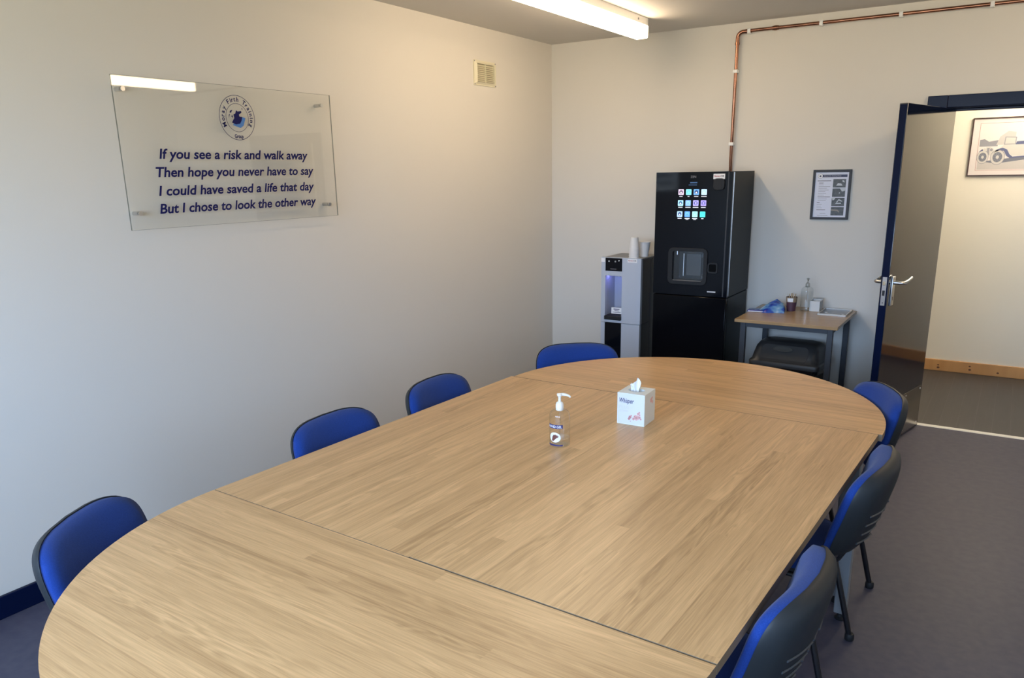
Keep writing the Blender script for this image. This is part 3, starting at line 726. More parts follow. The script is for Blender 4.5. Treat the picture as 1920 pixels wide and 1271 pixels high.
b = MB(); b.box(QX0 - 0.0008, QX0 + 0.028, QY0 - 0.0008, QY0, 1.018, 1.046); b.build('corner_label', PAPER, t, smooth=False, origin=TO)

# paper cups on the cooler
def cup_mb(h=0.083, r0=0.026, r1=0.0375, inv=False):
    b = MB()
    pr = [(r0, 0.0), (r0 + (r1 - r0) * 0.1, 0.004), (r1, h - 0.003), (r1 + 0.0022, h - 0.0025), (r1 + 0.0026, h), (r1 - 0.0008, h), (r1 - 0.0015, h - 0.004), (r0 - 0.001, 0.006)]
    if inv: pr = [(r, h - z) for r, z in pr]; pr = pr[::-1]
    b.lathe(pr, (0, 0, 0), 28, cap0=not inv, cap1=not inv)
    if inv:
        b = MB(); pr2 = [(r1 - 0.0008, 0.0), (r1 + 0.0026, 0.0), (r1 + 0.0022, 0.0025), (r1, 0.003), (r0 + 0.001, h - 0.003), (r0, h)]
        b.lathe(pr2, (0, 0, 0), 28, cap0=False, cap1=True)
    else:
        b = MB(); pr2 = [(r0 - 0.001, 0.005), (r1 - 0.0012, h - 0.002), (r1 - 0.0008, h), (r1 + 0.0026, h), (r1 + 0.0022, h - 0.0025), (r1, h - 0.003), (r0, 0.0)]
        b.lathe(pr2[::-1], (0, 0, 0), 28, cap0=True, cap1=True)
    return b
CUPW = pmat('paper_cup_white', (0.74, 0.73, 0.71), 0.6)
names = ['bottom white cup of the upturned stack on the water cooler', 'second white cup from the bottom of the upturned stack on the water cooler',
         'third white cup from the bottom of the upturned stack on the water cooler', 'topmost white cup of the upturned stack on the water cooler']
c0 = None
for k in range(5):
    lab = (names[:3] + ['fourth white cup from the bottom of the upturned stack on the water cooler'] + names[3:])[k]
    if c0 is None:
        c0 = cup_mb(inv=True).build('paper_cup', CUPW); o = c0
    else:
        o = c0.copy(); COL.objects.link(o)
    o.location = (0.875, -0.345, QZ - 0.001 + k * 0.0155)
    tag(o, lab, 'cup', 'paper cups stacked upside down on the cooler')
o = cup_mb(0.105, 0.030, 0.044).build('paper_cup', CUPW); o.location = (0.905, -0.235, QZ - 0.001)
tag(o, 'single white paper cup standing upright behind the stacked cups', 'cup')

# ------------------------------------------------------------------ small side table
AX0, AX1, AY0, AY1, AZ = 1.722, 2.345, -0.665, -0.022, 0.730
t = thing('side_table', 'small wood topped table with charcoal legs right of vending machine', 'table', ((AX0 + AX1) / 2, (AY0 + AY1) / 2, 0))
TO = t.location.copy()
b = MB(); b.box(AX0, AX1, AY0, AY1, AZ - 0.02, AZ); b.build('tabletop', WOODS, t, bevel=0.002, origin=TO)
b = MB(); e = 0.03
b.box(AX0 + e + 0.03, AX1 - e - 0.03, AY0 + e + 0.004, AY0 + e + 0.026, AZ - 0.052, AZ - 0.02); b.box(AX0 + e + 0.03, AX1 - e - 0.03, AY1 - e - 0.026, AY1 - e - 0.004, AZ - 0.052, AZ - 0.02)
b.box(AX0 + e + 0.004, AX0 + e + 0.026, AY0 + e + 0.03, AY1 - e - 0.03, AZ - 0.052, AZ - 0.02); b.box(AX1 - e - 0.026, AX1 - e - 0.004, AY0 + e + 0.03, AY1 - e - 0.03, AZ - 0.052, AZ - 0.02)
b.build('frame_rail', DARKLEG, t, bevel=0.002, origin=TO)
for x in (AX0 + e, AX1 - e - 0.034):
    for y in (AY0 + e, AY1 - e - 0.034):
        b = MB(); b.box(x, x + 0.034, y, y + 0.034, 0.0, AZ - 0.02); b.build('leg', DARKLEG, t, bevel=0.003, origin=TO)

# soft refill bag: a crumpled pouch with a flat sealed end
b = MB()
nx, ny = 34, 20
def pouch(i, j, top):
    u = i / nx; v = j / ny * 2 - 1
    x = 0.0 + 0.235 * u
    prof = 0.008 + 0.084 * max(0.0, (u - 0.30) / 0.70) ** 0.75 * max(0.02, 1 - max(0, u - 0.76) * 4.0) ** 0.55 if u > 0.30 else 0.004 + 0.0133 * u
    wdt = 0.066 + 0.02 * u
    edge = max(0.0, 1 - abs(v) ** 2.6)
    n = mnoise.noise(Vector((u * 6, v * 3.5, 1.7))) * 0.018 * min(1, u * 2) * edge
    z = prof * edge * (1.0 if top else 0.0) + (n if top else 0) * min(1, prof * 25)
    return (x, v * wdt + 0.012 * sin(u * 9), max(z, 0.0015 if top else 0.0))
for top in (True, False):
    o0 = len(b.v)
    for i in range(nx + 1):
        for j in range(ny + 1): b.v.append(pouch(i, j, top))
    for i in range(nx):
        for j in range(ny):
            q = [o0 + i * (ny + 1) + j, o0 + (i + 1) * (ny + 1) + j, o0 + (i + 1) * (ny + 1) + j + 1, o0 + i * (ny + 1) + j + 1]
            b.f.append(q if top else q[::-1]); b.m.append(0)
nn = (nx + 1) * (ny + 1)
rim = [i * (ny + 1) for i in range(nx + 1)] + [nx * (ny + 1) + j for j in range(1, ny + 1)] + [i * (ny + 1) + ny for i in range(nx - 1, -1, -1)] + [j for j in range(ny - 1, 0, -1)]
for k in range(len(rim)):
    a, c = rim[k], rim[(k + 1) % len(rim)]
    b.f.append([a, nn + a, nn + c, c]); b.m.append(0)
m = bpy.data.materials.new('printed_pouch_film'); m.use_nodes = True
nt = m.node_tree; p = nt.nodes['Principled BSDF']; p.inputs['Roughness'].default_value = 0.22
tc = nt.nodes.new('ShaderNodeTexCoord'); mp = nt.nodes.new('ShaderNodeMapping'); mp.inputs['Scale'].default_value = (9, 16, 9); nt.links.new(tc.outputs['Object'], mp.inputs[0])
n = nt.nodes.new('ShaderNodeTexNoise'); n.inputs['Scale'].default_value = 1.6; n.inputs['Detail'].default_value = 1.5; nt.links.new(mp.outputs[0], n.inputs['Vector'])
r = nt.nodes.new('ShaderNodeValToRGB'); r.color_ramp.interpolation = 'EASE'
els = r.color_ramp.elements
els[0].position = 0.32; els[0].color = (0.02, 0.10, 0.08, 1); els[1].position = 0.80; els[1].color = (0.62, 0.70, 0.78, 1)
for pos, c in ((0.40, (0.008, 0.02, 0.26, 1)), (0.52, (0.03, 0.10, 0.42, 1)), (0.62, (0.16, 0.34, 0.54, 1)), (0.70, (0.45, 0.58, 0.72, 1))):
    e_ = els.new(pos); e_.color = c
nt.links.new(n.outputs['Fac'], r.inputs[0]); nt.links.new(r.outputs[0], p.inputs['Base Color'])
bag = b.build('refill_bag', m, angle=80)
bag.location = (1.705, -0.300, AZ + 0.0005); bag.rotation_euler = (0, 0, RD(10))
tag(bag, 'crumpled blue and white plastic bag lying by the vending machine', 'bag')
b = MB()
b.box(0.0, 0.10, -0.074, -0.060, 0.002, 0.013); b.build('sealed_edge', pmat('pouch_edge_navy', (0.008, 0.012, 0.20), 0.35), bag, bevel=0.003)
b = MB(); b.box(0.004, 0.115, -0.078, -0.066, 0.0005, 0.008, 0); b.build('white_fold', pmat('pouch_white', (0.68, 0.68, 0.76), 0.4), bag, bevel=0.002)

# brown cup with stirrers
t = thing('beaker', 'small plum coloured cup of stirrers on the side table', 'cup', (1.962, -0.205, AZ))
b = MB(); b.lathe([(0.028, 0.0), (0.0355, 0.092), (0.0345, 0.092), (0.027, 0.004)], (0, 0, 0), 28, cap1=True); b.build('body', pmat('plum_card', (0.085, 0.035, 0.055), 0.5), t)
b = MB(); b.lathe([(0.0332, 0.060), (0.0361, 0.092), (0.0361, 0.094), (0.0352, 0.094)], (0, 0, 0), 28, cap0=False, cap1=False); b.build('printed_band', pmat('tan_band', (0.30, 0.22, 0.14), 0.5), t)
b = MB(); b.add([((0.0344 + 0.0023 * w) * cos(a), (0.0344 + 0.0023 * w) * sin(a), 0.064 + 0.024 * w) for w in (0, 1) for a in [RD(235 + 9 * k) for k in range(8)]], [[k, k + 1, k + 9, k + 8] for k in range(7)])
b.build('paper_label', PAPER, t)
sp = None
for k in range(9):
    a = 2 * pi * k / 9 + 0.3; rr = 0.011 + 0.009 * (k % 2)
    if sp is None:
        b = MB(); b.box(-0.0028, 0.0028, -0.0007, 0.0007, 0.0, 0.112)
        sp = b.build('wooden_stirrer', WOODSTICK); o = sp
    else:
        o = sp.copy(); COL.objects.link(o)
    o.location = (1.962 + rr * cos(a), -0.205 + rr * sin(a), AZ + 0.005)
    o.rotation_euler = (-0.13 * sin(a), 0.13 * cos(a), a + 1.2)
    tag(o, 'thin wooden stirrer standing in the small plum coloured cup', 'stirrer', 'wooden stirrers in the plum cup')

# pump bottles
def pump_bottle(name, label, loc, rz, R, hb, scale_pump=1.0, gel_h=0.03, pumpmat=WHITEP, pump_rz=0.0):
    t = thing(name, label, 'bottle', loc, rz)
    b = MB()
    sh = hb
    prof = [(R * 0.86, 0.0), (R * 0.97, 0.003), (R, 0.010), (R, sh * 0.80), (R * 0.97, sh * 0.87), (R * 0.86, sh * 0.93), (R * 0.62, sh * 0.98), (R * 0.42, sh), (R * 0.40, sh + 0.004)]
    b.lathe(prof, (0, 0, 0), 36, cap0=True, cap1=True)
    b.build('bottle_body', BOTTLE, t)
    b = MB(); b.lathe([(R * 0.84, 0.004), (R * 0.955, 0.008), (R * 0.955, gel_h), (R * 0.90, gel_h + 0.0005)], (0, 0, 0), 36); b.build('gel', GELM, t)
    s = scale_pump
    z = sh + 0.001
    b = MB(); b.lathe([(0.0138 * s, z - 0.004), (0.0142 * s, z + 0.014 * s), (0.0120 * s, z + 0.022 * s), (0.0075 * s, z + 0.026 * s)], (0, 0, 0), 24); b.build('pump_collar', pumpmat, t)
    b = MB(); b.tube([(0, 0, z - 0.10 * s), (0, 0, z)], 0.0028 * s, 10); b.build('dip_tube', clear_mat('dip_tube_plastic', (0.93, 0.93, 0.93), 1.4, (0.75, 0.75, 0.75), 0.4), t)
    b = MB()
    b.lathe([(0.0055 * s, z + 0.024 * s), (0.0045 * s, z + 0.040 * s), (0.0075 * s, z + 0.046 * s), (0.010 * s, z + 0.050 * s), (0.0095 * s, z + 0.054 * s), (0.004 * s, z + 0.0555 * s)], (0, 0, 0), 20)
    zt = z + 0.0505 * s
    b.tube([(-0.008 * s, 0, zt), (0.012 * s, 0, zt + 0.0015), (0.026 * s, 0, zt - 0.001), (0.034 * s, 0, zt - 0.005 * s), (0.037 * s, 0, zt - 0.009 * s)], [0.0055 * s, 0.0052 * s, 0.0045 * s, 0.0038 * s, 0.0030 * s], 12)
    b.build('pump_head', pumpmat, t).rotation_euler = (0, 0, pump_rz)
    return t
gb = pump_bottle('gel_bottle', 'clear hand gel pump bottle with navy label on big table', (1.914, -3.297, 0.7305), RD(35), 0.0365, 0.132, 1.0, 0.030, WHITECLEAR)
# wrapped label on the gel bottle
def wrap(b, a0, a1, z0, z1, R, mi=0, n=14):
    o0 = len(b.v)
    for k in range(n + 1):
        a = a0 + (a1 - a0) * k / n
        for z in (z0, z1): b.v.append((R * cos(a), R * sin(a), z))
    for k in range(n):
        i = o0 + 2 * k; b.f.append([i, i + 2, i + 3, i + 1]); b.m.append(mi)
def wrap_pts(b, pts, faces, acen, R, zc, mi=0):
    b.add([(R * cos(acen + x / R), R * sin(acen + x / R), zc + z) for x, z in pts], faces, mi)
# angle of the label centre in world: towards the camera's left
AC = RD(270)
gb.rotation_euler = (0, 0, 0)
for ch in children(gb):
    if ch.name.startswith('pump_head'): ch.rotation_euler = (0, 0, RD(28))
RL = 0.0369
b = MB(); wrap(b, AC - 0.80, AC + 0.80, 0.0705, 0.0845, RL)
bl = MB(); wrap(bl, AC - 0.80, AC + 0.80, 0.0075, 0.0125, RL)
bl.build('label_strip', pmat('label_navy', (0.025, 0.025, 0.13), 0.4), gb)
lb = b.build('label_band', pmat('label_navy', (0.025, 0.025, 0.13), 0.4), gb)
b = MB()
def wrapped_text(b, txt, R, acen, z, width, height, bold=0.02, mi=0, shear=0.0):
    v, f = text_geo(txt, 1.0, shear, bold, 'LEFT')
    x0 = min(p[0] for p in v); x1 = max(p[0] for p in v)
    sx = width / (x1 - x0); sy = height / 0.70
    b.add([(R * cos(acen + (p[0] - (x0 + x1) / 2) * sx / R), R * sin(acen + (p[0] - (x0 + x1) / 2) * sx / R), z + p[1] * sy) for p in v], f, mi)
wrapped_text(b, 'HAND GEL', RL + 0.0004, AC, 0.0735, 0.054, 0.0085, 0.012)
b.build('label_lettering', PAPER, lb, smooth=False)
b = MB()
pts = circle2(0.0185, 28, 0, 0, rx=1.15, ry=0.98); wrap_pts(b, [(0, 0)] + pts, [[0, 1 + k, 1 + (k + 1) % 28] for k in range(28)], AC + 0.02, RL, 0.0385)
lo = b.build('label_oval', PAPER, gb, smooth=False)
b = MB()
hand = [(-0.012, -0.013), (-0.005, -0.014), (0.004, -0.004), (0.013, 0.002), (0.015, 0.005), (0.009, 0.006), (0.011, 0.010), (0.005, 0.008), (0.004, 0.012), (0.0, 0.009), (-0.004, 0.010), (-0.009, 0.003)]
cx = sum(p[0] for p in hand) / len(hand); cz = sum(p[1] for p in hand) / len(hand)
wrap_pts(b, [(cx, cz)] + hand, [[0, 1 + k, 1 + (k + 1) % len(hand)] for k in range(len(hand))], AC + 0.02, RL + 0.0004, 0.0385)
b.build('hands_picture', pmat('brown_ink', (0.16, 0.055, 0.04), 0.5), lo, smooth=False)

sb = pump_bottle('sanitiser_bottle', 'clear pump bottle of gel standing on the side table', (2.045, -0.145, AZ), 0.0, 0.039, 0.160, 1.0, 0.125, clear_mat('clear_pump', (0.78, 0.78, 0.76), 1.45, (0.35, 0.35, 0.35), 0.6), RD(-75))
# white open box and flat tray
PAPER2 = pmat('box_card', (0.66, 0.66, 0.64), 0.7)
t = thing('white_box', 'small white card box beside the pump bottle on the side table', 'box', (2.103, -0.115, AZ))
b = MB(); ring_prism(b, [(-0.032, -0.05), (0.032, -0.05), (0.032, 0.05), (-0.032, 0.05)], [(-0.030, -0.048), (0.030, -0.048), (0.030, 0.048), (-0.030, 0.048)], 0, 0.068); b.build('sides', PAPER2, t, smooth=False)
b = MB(); b.box(-0.03, 0.03, -0.048, 0.048, 0.001, 0.003); b.build('base', PAPER2, t, smooth=False)
b = MB(); b.add([(-0.032, 0.05, 0.068), (0.032, 0.05, 0.068), (0.036, 0.062, 0.076), (-0.034, 0.062, 0.076)], [[0, 1, 2, 3], [3, 2, 1, 0]]); b.build('flap', PAPER2, t, smooth=False)
t = thing('flat_tray', 'flat grey tray with pale rim at right end of side table', 'tray', (2.235, -0.160, AZ))
b = MB(); ring_prism(b, rrect(-0.088, 0.088, -0.125, 0.120, 0.006), rrect(-0.080, 0.080, -0.117, 0.112, 0.004), 0, 0.010); b.build('rim', pmat('tray_rim', (0.62, 0.60, 0.56), 0.3), t)
b = MB(); b.box(-0.080, 0.080, -0.117, 0.112, 0.0005, 0.004); b.build('tray_base', pmat('tray_grey', (0.26, 0.27, 0.29), 0.18, metal=0.5, var=(22, (0.13, 0.13, 0.15))), t)
for sx_, sy_ in ((-0.052, -0.03), (0.06, -0.07)):
    b = MB(); b.prism(circle2(0.009, 16, sx_, sy_), 0.004, 0.006); b.build('stud', WHITEP, t)

# ------------------------------------------------------------------ swing bin
t = thing('swing_bin', 'black plastic swing bin under the small side table', 'bin', (2.005, -0.31, 0), RD(-3))
def loop(hx, hy, z, r, n=6): return [(x, y, z) for x, y in rrect(-hx, hx, -hy, hy, r, n)]
def loft(b, loops, caps=(True, True), mi=0):
    o0 = len(b.v); n = len(loops[0])
    for L_ in loops: b.v += L_
    for i in range(len(loops) - 1):
        for k in range(n):
            k2 = (k + 1) % n
            b.f.append([o0 + i * n + k, o0 + i * n + k2, o0 + (i + 1) * n + k2, o0 + (i + 1) * n + k]); b.m.append(mi)
    if caps[0]: b.f.append([o0 + k for k in reversed(range(n))]); b.m.append(mi)
    if caps[1]: b.f.append([o0 + (len(loops) - 1) * n + k for k in range(n)]); b.m.append(mi)
b = MB(); loft(b, [loop(0.165, 0.12, 0.0, 0.03), loop(0.170, 0.125, 0.01, 0.03), loop(0.208, 0.150, 0.385, 0.035), loop(0.214, 0.156, 0.385, 0.035), loop(0.214, 0.156, 0.40, 0.035)]); b.build('bin_body', BLACKP, t)
BINLID = pmat('bin_lid_plastic', (0.040, 0.041, 0.043), 0.38, bump=(400, 0.1, 0.0005))
b = MB(); loft(b, [loop(0.226, 0.168, 0.395, 0.03), loop(0.228, 0.170, 0.425, 0.03), loop(0.222, 0.165, 0.432, 0.03), loop(0.215, 0.160, 0.436, 0.04), loop(0.210, 0.150, 0.470, 0.05), loop(0.200, 0.125, 0.518, 0.055), loop(0.184, 0.095, 0.543, 0.05), loop(0.155, 0.065, 0.552, 0.04)]); ld = b.build('lid', BINLID, t, angle=50)
b = MB(); 
fl = [(-0.165, 0.4405), (0.165, 0.4405), (0.140, 0.551), (-0.140, 0.551)]
v = []
for x, z in rrect(-0.150, 0.150, 0.448, 0.536, 0.03):
    y = -0.160 + (max(z - 0.436, 0) / 0.122) ** 1.5 * 0.066 - 0.0040
    v.append((x, y, z))
vb = [(x, y + 0.004, z) for x, y, z in v]
n_ = len(v); b.add(v + vb, [list(range(n_))] + [[k, n_ + k, n_ + (k + 1) % n_, (k + 1) % n_] for k in range(n_)])
fo = b.build('swing_flap', BINLID, ld, angle=50)
b = MB(); 
b.lathe([(0.001, 0.0), (0.03, 0.001), (0.036, 0.004), (0.034, 0.007), (0.001, 0.0045)], (0, 0, 0), 24, sx=1.75, sy=0.55, cap0=False, cap1=False)
gp = b.build('push_plate', pmat('push_plate_gloss', (0.10, 0.097, 0.088), 0.14, spec=0.8), ld); gp.location = (-0.01, -0.1350, 0.512); gp.rotation_euler = (RD(55), 0, 0)
b = MB()
rimp = loop(0.222, 0.164, 0.395, 0.03, 8)
n_ = len(rimp); o0 = len(b.v)
for lev in range(4):
    for k, (x, y, z) in enumerate(rimp):
        n1 = mnoise.noise(Vector((x * 30, y * 30, lev * 2.1))) * 0.012
        s_ = 1.0 - 0.035 * lev
        b.v.append((x * s_ + n1, y * s_ + n1, z - lev * 0.022 + mnoise.noise(Vector((x * 40, y * 40, 9))) * 0.008 * lev))
for lev in range(3):
    for k in range(n_):
        k2 = (k + 1) % n_
        b.f.append([o0 + lev * n_ + k, o0 + (lev + 1) * n_ + k, o0 + (lev + 1) * n_ + k2, o0 + lev * n_ + k2]); b.m.append(0)
b.build('bin_liner', pmat('bin_liner_film', (0.012, 0.012, 0.014), 0.22), t, angle=60)

# ------------------------------------------------------------------ poster on the back wall
t = thing('framed_notice', 'small black framed notice on the back wall left of the door', 'notice', (2.113, 0, 1.322))
TO = t.location.copy()
x0, x1, z0, z1 = 1.994, 2.232, 1.322, 1.642
b = MB(); ring_prism(b, [(x0, z0), (x1, z0), (x1, z1), (x0, z1)], [(x0 + 0.016, z0 + 0.016), (x1 - 0.016, z0 + 0.016), (x1 - 0.016, z1 - 0.016), (x0 + 0.016, z1 - 0.016)], 0, 0.014, frontY(0, 0, 0)); b.build('frame', INKBLACK, t, bevel=0.0015, origin=TO)
b = MB(); b.box(x0 + 0.015, x1 - 0.015, -0.007, -0.001, z0 + 0.015, z1 - 0.015); sh = b.build('printed_sheet', pmat('sheet_white', (0.72, 0.74, 0.84), 0.6), t, smooth=False, origin=TO)
b = MB(); Mx = frontY(0, -0.007, 0)
b.prism([(2.026, 1.594), (2.206, 1.594), (2.206, 1.610), (2.026, 1.610)], 0, 0.0004, Mx, 0)
b.prism(circle2(0.0155, 24, 2.040, 1.6015), 0, 0.0007, Mx, 1); ring_prism(b, circle2(0.0155, 24, 2.040, 1.6015), circle2(0.0143, 24, 2.040, 1.6015), 0, 0.0009, Mx, 0); b.prism(circle2(0.006, 12, 2.040, 1.601), 0, 0.001, Mx, 0)
add_text(b, 'Moray Firth Training Group', frontY(2.116, -0.0078, 1.6005), width=0.105, height=0.0046, bold=0.01, mi=1)
rows = [(1.571, 0.085, 0), (1.557, 0.028, 0.01), (1.546, 0.030, 0.01), (1.535, 0.072, 0.01), (1.524, 0.052, 0.01), (1.513, 0.064, 0.01), (1.502, 0.044, 0.01), (1.491, 0.052, 0.008), (1.480, 0.038, 0.008),
        (1.468, 0.078, 0.008), (1.456, 0.056, 0.01), (1.445, 0.052, 0.01), (1.432, 0.018, 0.006), (1.420, 0.032, 0.006), (1.409, 0.026, 0.006), (1.398, 0.034, 0.006), (1.385, 0.056, 0.006), (1.362, 0.036, 0.03), (1.350, 0.066, 0.014)]
for z, w, dx in rows:
    bold = z in (1.571, 1.468, 1.385, 1.557, 1.432)
    b.prism([(2.024 + dx, z - 0.0016), (2.024 + dx + w, z - 0.0016), (2.024 + dx + w, z + (0.0022 if bold else 0.0008)), (2.024 + dx, z + (0.0022 if bold else 0.0008))], 0, 0.0004, Mx, 2 if bold else 3)
b.build('sheet_print', [pmat('print_navy', (0.03, 0.04, 0.10), 0.5), PAPER, pmat('print_dark', (0.10, 0.10, 0.12), 0.5), pmat('print_grey', (0.30, 0.30, 0.34), 0.5)], sh, smooth=False, origin=TO)
PH = pmat('photo_slate', (0.055, 0.065, 0.075), 0.5, var=(60, (0.11, 0.12, 0.13))); PHL = pmat('photo_light', (0.55, 0.58, 0.62), 0.5); PHT = pmat('photo_tan', (0.28, 0.24, 0.20), 0.5)
shapes = [[([(0.02, 0.012), (0.06, 0.012), (0.05, 0.026), (0.03, 0.028)], 1), ([(0.058, 0.036), (0.072, 0.032), (0.066, 0.044), (0.056, 0.046)], 1)],
          [([(0.045, 0.055), (0.082, 0.055), (0.078, 0.040), (0.060, 0.034), (0.052, 0.044)], 1), ([(0.04, 0.022), (0.048, 0.022), (0.046, 0.032)], 1)],
          [([(0.0, 0.058), (0.022, 0.058), (0.018, 0.044), (0.006, 0.036)], 1), ([(0.028, 0.024), (0.044, 0.046), (0.068, 0.032), (0.060, 0.030), (0.044, 0.038), (0.034, 0.022)], 1), ([(0.02, 0.014), (0.06, 0.016), (0.058, 0.022), (0.03, 0.02)], 1)],
          [([(0.0, 0.030), (0.04, 0.028), (0.05, 0.018), (0.052, 0.026), (0.042, 0.038), (0.0, 0.040)], 2)]]
for k in range(4):
    zt = 1.583 - k * 0.0595
    b = MB(); Mp = frontY(2.122, -0.007, zt - 0.055)
    b.prism([(0, 0), (0.079, 0), (0.079, 0.054), (0, 0.054)], 0, 0.0004, Mp, 0)
    for pl, mi in shapes[k]:
        pl = [(min(max(x, 0.001), 0.078), min(max(z, 0.001), 0.053)) for x, z in pl]
        if sum((pl[i][0] * pl[(i + 1) % len(pl)][1] - pl[(i + 1) % len(pl)][0] * pl[i][1]) for i in range(len(pl))) < 0: pl = pl[::-1]
        b.prism(pl, 0.0004, 0.0007, Mp, mi)
    b.build('printed_photo', [PH, PHL, PHT], sh, smooth=False, origin=TO)

# ------------------------------------------------------------------ picture in the corridor
t = thing('framed_picture', 'framed pale print of a vintage open car on the corridor wall', 'picture', (3.10, CY1, 1.57))
TO = t.location.copy()
x0, x1, z0, z1 = 2.788, 3.43, 1.571, 2.002
b = MB(); ring_prism(b, [(x0, z0), (x1, z0), (x1, z1), (x0, z1)], [(x0 + 0.0085, z0 + 0.0085), (x1 - 0.0085, z0 + 0.0085), (x1 - 0.0085, z1 - 0.0085), (x0 + 0.0085, z1 - 0.0085)], 0, 0.018, frontY(0, CY1, 0)); b.build('frame', pmat('dark_wood_frame', (0.045, 0.016, 0.012), 0.35), t, bevel=0.002, origin=TO)
b = MB(); b.box(x0 + 0.008, x1 - 0.008, CY1 - 0.010, CY1 - 0.001, z0 + 0.008, z1 - 0.008); mt = b.build('mount', pmat('mount_board', (0.64, 0.59, 0.57), 0.7), t, smooth=False, origin=TO)
px0, px1, pz0, pz1 = x0 + 0.052, x1 - 0.052, z0 + 0.042, z1 - 0.040
Mq = frontY(0, CY1 - 0.010, 0)
b = MB(); ring_prism(b, [(px0, pz0), (px1, pz0), (px1, pz1), (px0, pz1)], [(px0 + 0.002, pz0 + 0.002), (px1 - 0.002, pz0 + 0.002), (px1 - 0.002, pz1 - 0.002), (px0 + 0.002, pz1 - 0.002)], 0, 0.0005, Mq); b.build('mount_line', pmat('red_line', (0.36, 0.12, 0.11), 0.6), mt, smooth=False, origin=TO)
b = MB()
def P(pts, mi, h=0.001, cx=2.84, cz=1.60):
    pts = [(cx + x, cz + z) for x, z in pts]
    if sum((pts[i][0] * pts[(i + 1) % len(pts)][1] - pts[(i + 1) % len(pts)][0] * pts[i][1]) for i in range(len(pts))) < 0: pts = pts[::-1]
    b.prism(pts, 0, h, Mq, mi)
# mats: 0 pale wash 1 mid grey 2 slate 3 off-white 4 blue-grey 5 dark
P([(0.01, 0.02), (0.47, 0.02), (0.47, 0.10), (0.01, 0.085)], 0, 0.0006)
P([(0.01, 0.19), (0.13, 0.19), (0.13, 0.235), (0.07, 0.225), (0.04, 0.245), (0.01, 0.24)], 1, 0.0006)
P([(0.12, 0.20), (0.24, 0.20), (0.24, 0.29), (0.19, 0.30), (0.14, 0.26)], 0, 0.0007)
P([(0.03, 0.078), (0.14, 0.064), (0.46, 0.11), (0.46, 0.128), (0.20, 0.10)], 2, 0.0008)      # ground shade drawn in the print
P([(0.10, 0.13), (0.17, 0.20), (0.24, 0.205), (0.46, 0.205), (0.46, 0.12), (0.22, 0.118)], 3, 0.001)   # body
P([(0.052, 0.12), (0.058, 0.185), (0.085, 0.185), (0.11, 0.165), (0.11, 0.125)], 3, 0.0012)    # radiator
P([(0.062, 0.128), (0.064, 0.178), (0.080, 0.178), (0.080, 0.128)], 1, 0.0014)
P([(0.17, 0.200), (0.174, 0.258), (0.248, 0.255), (0.246, 0.202)], 1, 0.0012); P([(0.176, 0.206), (0.179, 0.253), (0.242, 0.250), (0.241, 0.207)], 3, 0.0014)  # windscreen
P([(0.245, 0.200), (0.25, 0.222), (0.34, 0.228), (0.46, 0.245), (0.46, 0.205)], 4, 0.0014)     # seats
P([(0.105, 0.140), (0.13, 0.168), (0.165, 0.178), (0.195, 0.165), (0.215, 0.128), (0.235, 0.112), (0.46, 0.128), (0.46, 0.120), (0.22, 0.10), (0.195, 0.118), (0.175, 0.155), (0.145, 0.160)], 4, 0.0018)  # wing and running board
P([(0.008, 0.150), (0.03, 0.170), (0.058, 0.172), (0.058, 0.160), (0.03, 0.158)], 4, 0.0018)
def wheel(cx, cz, rx, rz):
    for f_, mi, h in ((1.0, 1, 0.0016), (0.93, 3, 0.0018), (0.66, 2, 0.002), (0.22, 3, 0.0022)):
        b.prism([(2.84 + cx + rx * f_ * cos(a), 1.60 + cz + rz * f_ * sin(a)) for a in [2 * pi * k / 28 for k in range(28)]], 0, h, Mq, mi)
    for k in range(10):
        a = 2 * pi * k / 10; c_, s_ = cos(a), sin(a)
        q = [(2.84 + cx + rx * 0.2 * c_ - 0.0012 * s_, 1.60 + cz + rz * 0.2 * s_ + 0.0012 * c_), (2.84 + cx + rx * 0.2 * c_ + 0.0012 * s_, 1.60 + cz + rz * 0.2 * s_ - 0.0012 * c_),
             (2.84 + cx + rx * 0.68 * c_ + 0.0012 * s_, 1.60 + cz + rz * 0.68 * s_ - 0.0012 * c_), (2.84 + cx + rx * 0.68 * c_ - 0.0012 * s_, 1.60 + cz + rz * 0.68 * s_ + 0.0012 * c_)]
        b.prism(q[::-1], 0, 0.0021, Mq, 1)
wheel(0.040, 0.112, 0.040, 0.050); wheel(0.138, 0.110, 0.048, 0.057); wheel(0.44, 0.125, 0.045, 0.058)
P(circle2(0.012, 16, 0.048, 0.165), 3, 0.002); P(circle2(0.014, 16, 0.092, 0.165), 3, 0.002); P(circle2(0.010, 16, 0.092, 0.165), 1, 0.0022)
P([(0.03, 0.124), (0.052, 0.136), (0.06, 0.12)], 5, 0.0019)
b.build('car_print', [pmat('print_wash', (0.46, 0.435, 0.42), 0.7), pmat('print_mid', (0.24, 0.24, 0.27), 0.7), pmat('print_slate', (0.14, 0.15, 0.19), 0.7), pmat('print_white', (0.50, 0.48, 0.455), 0.7), pmat('print_bluegrey', (0.09, 0.105, 0.20), 0.7), pmat('print_deep', (0.04, 0.04, 0.06), 0.7)], mt, smooth=False, origin=TO)

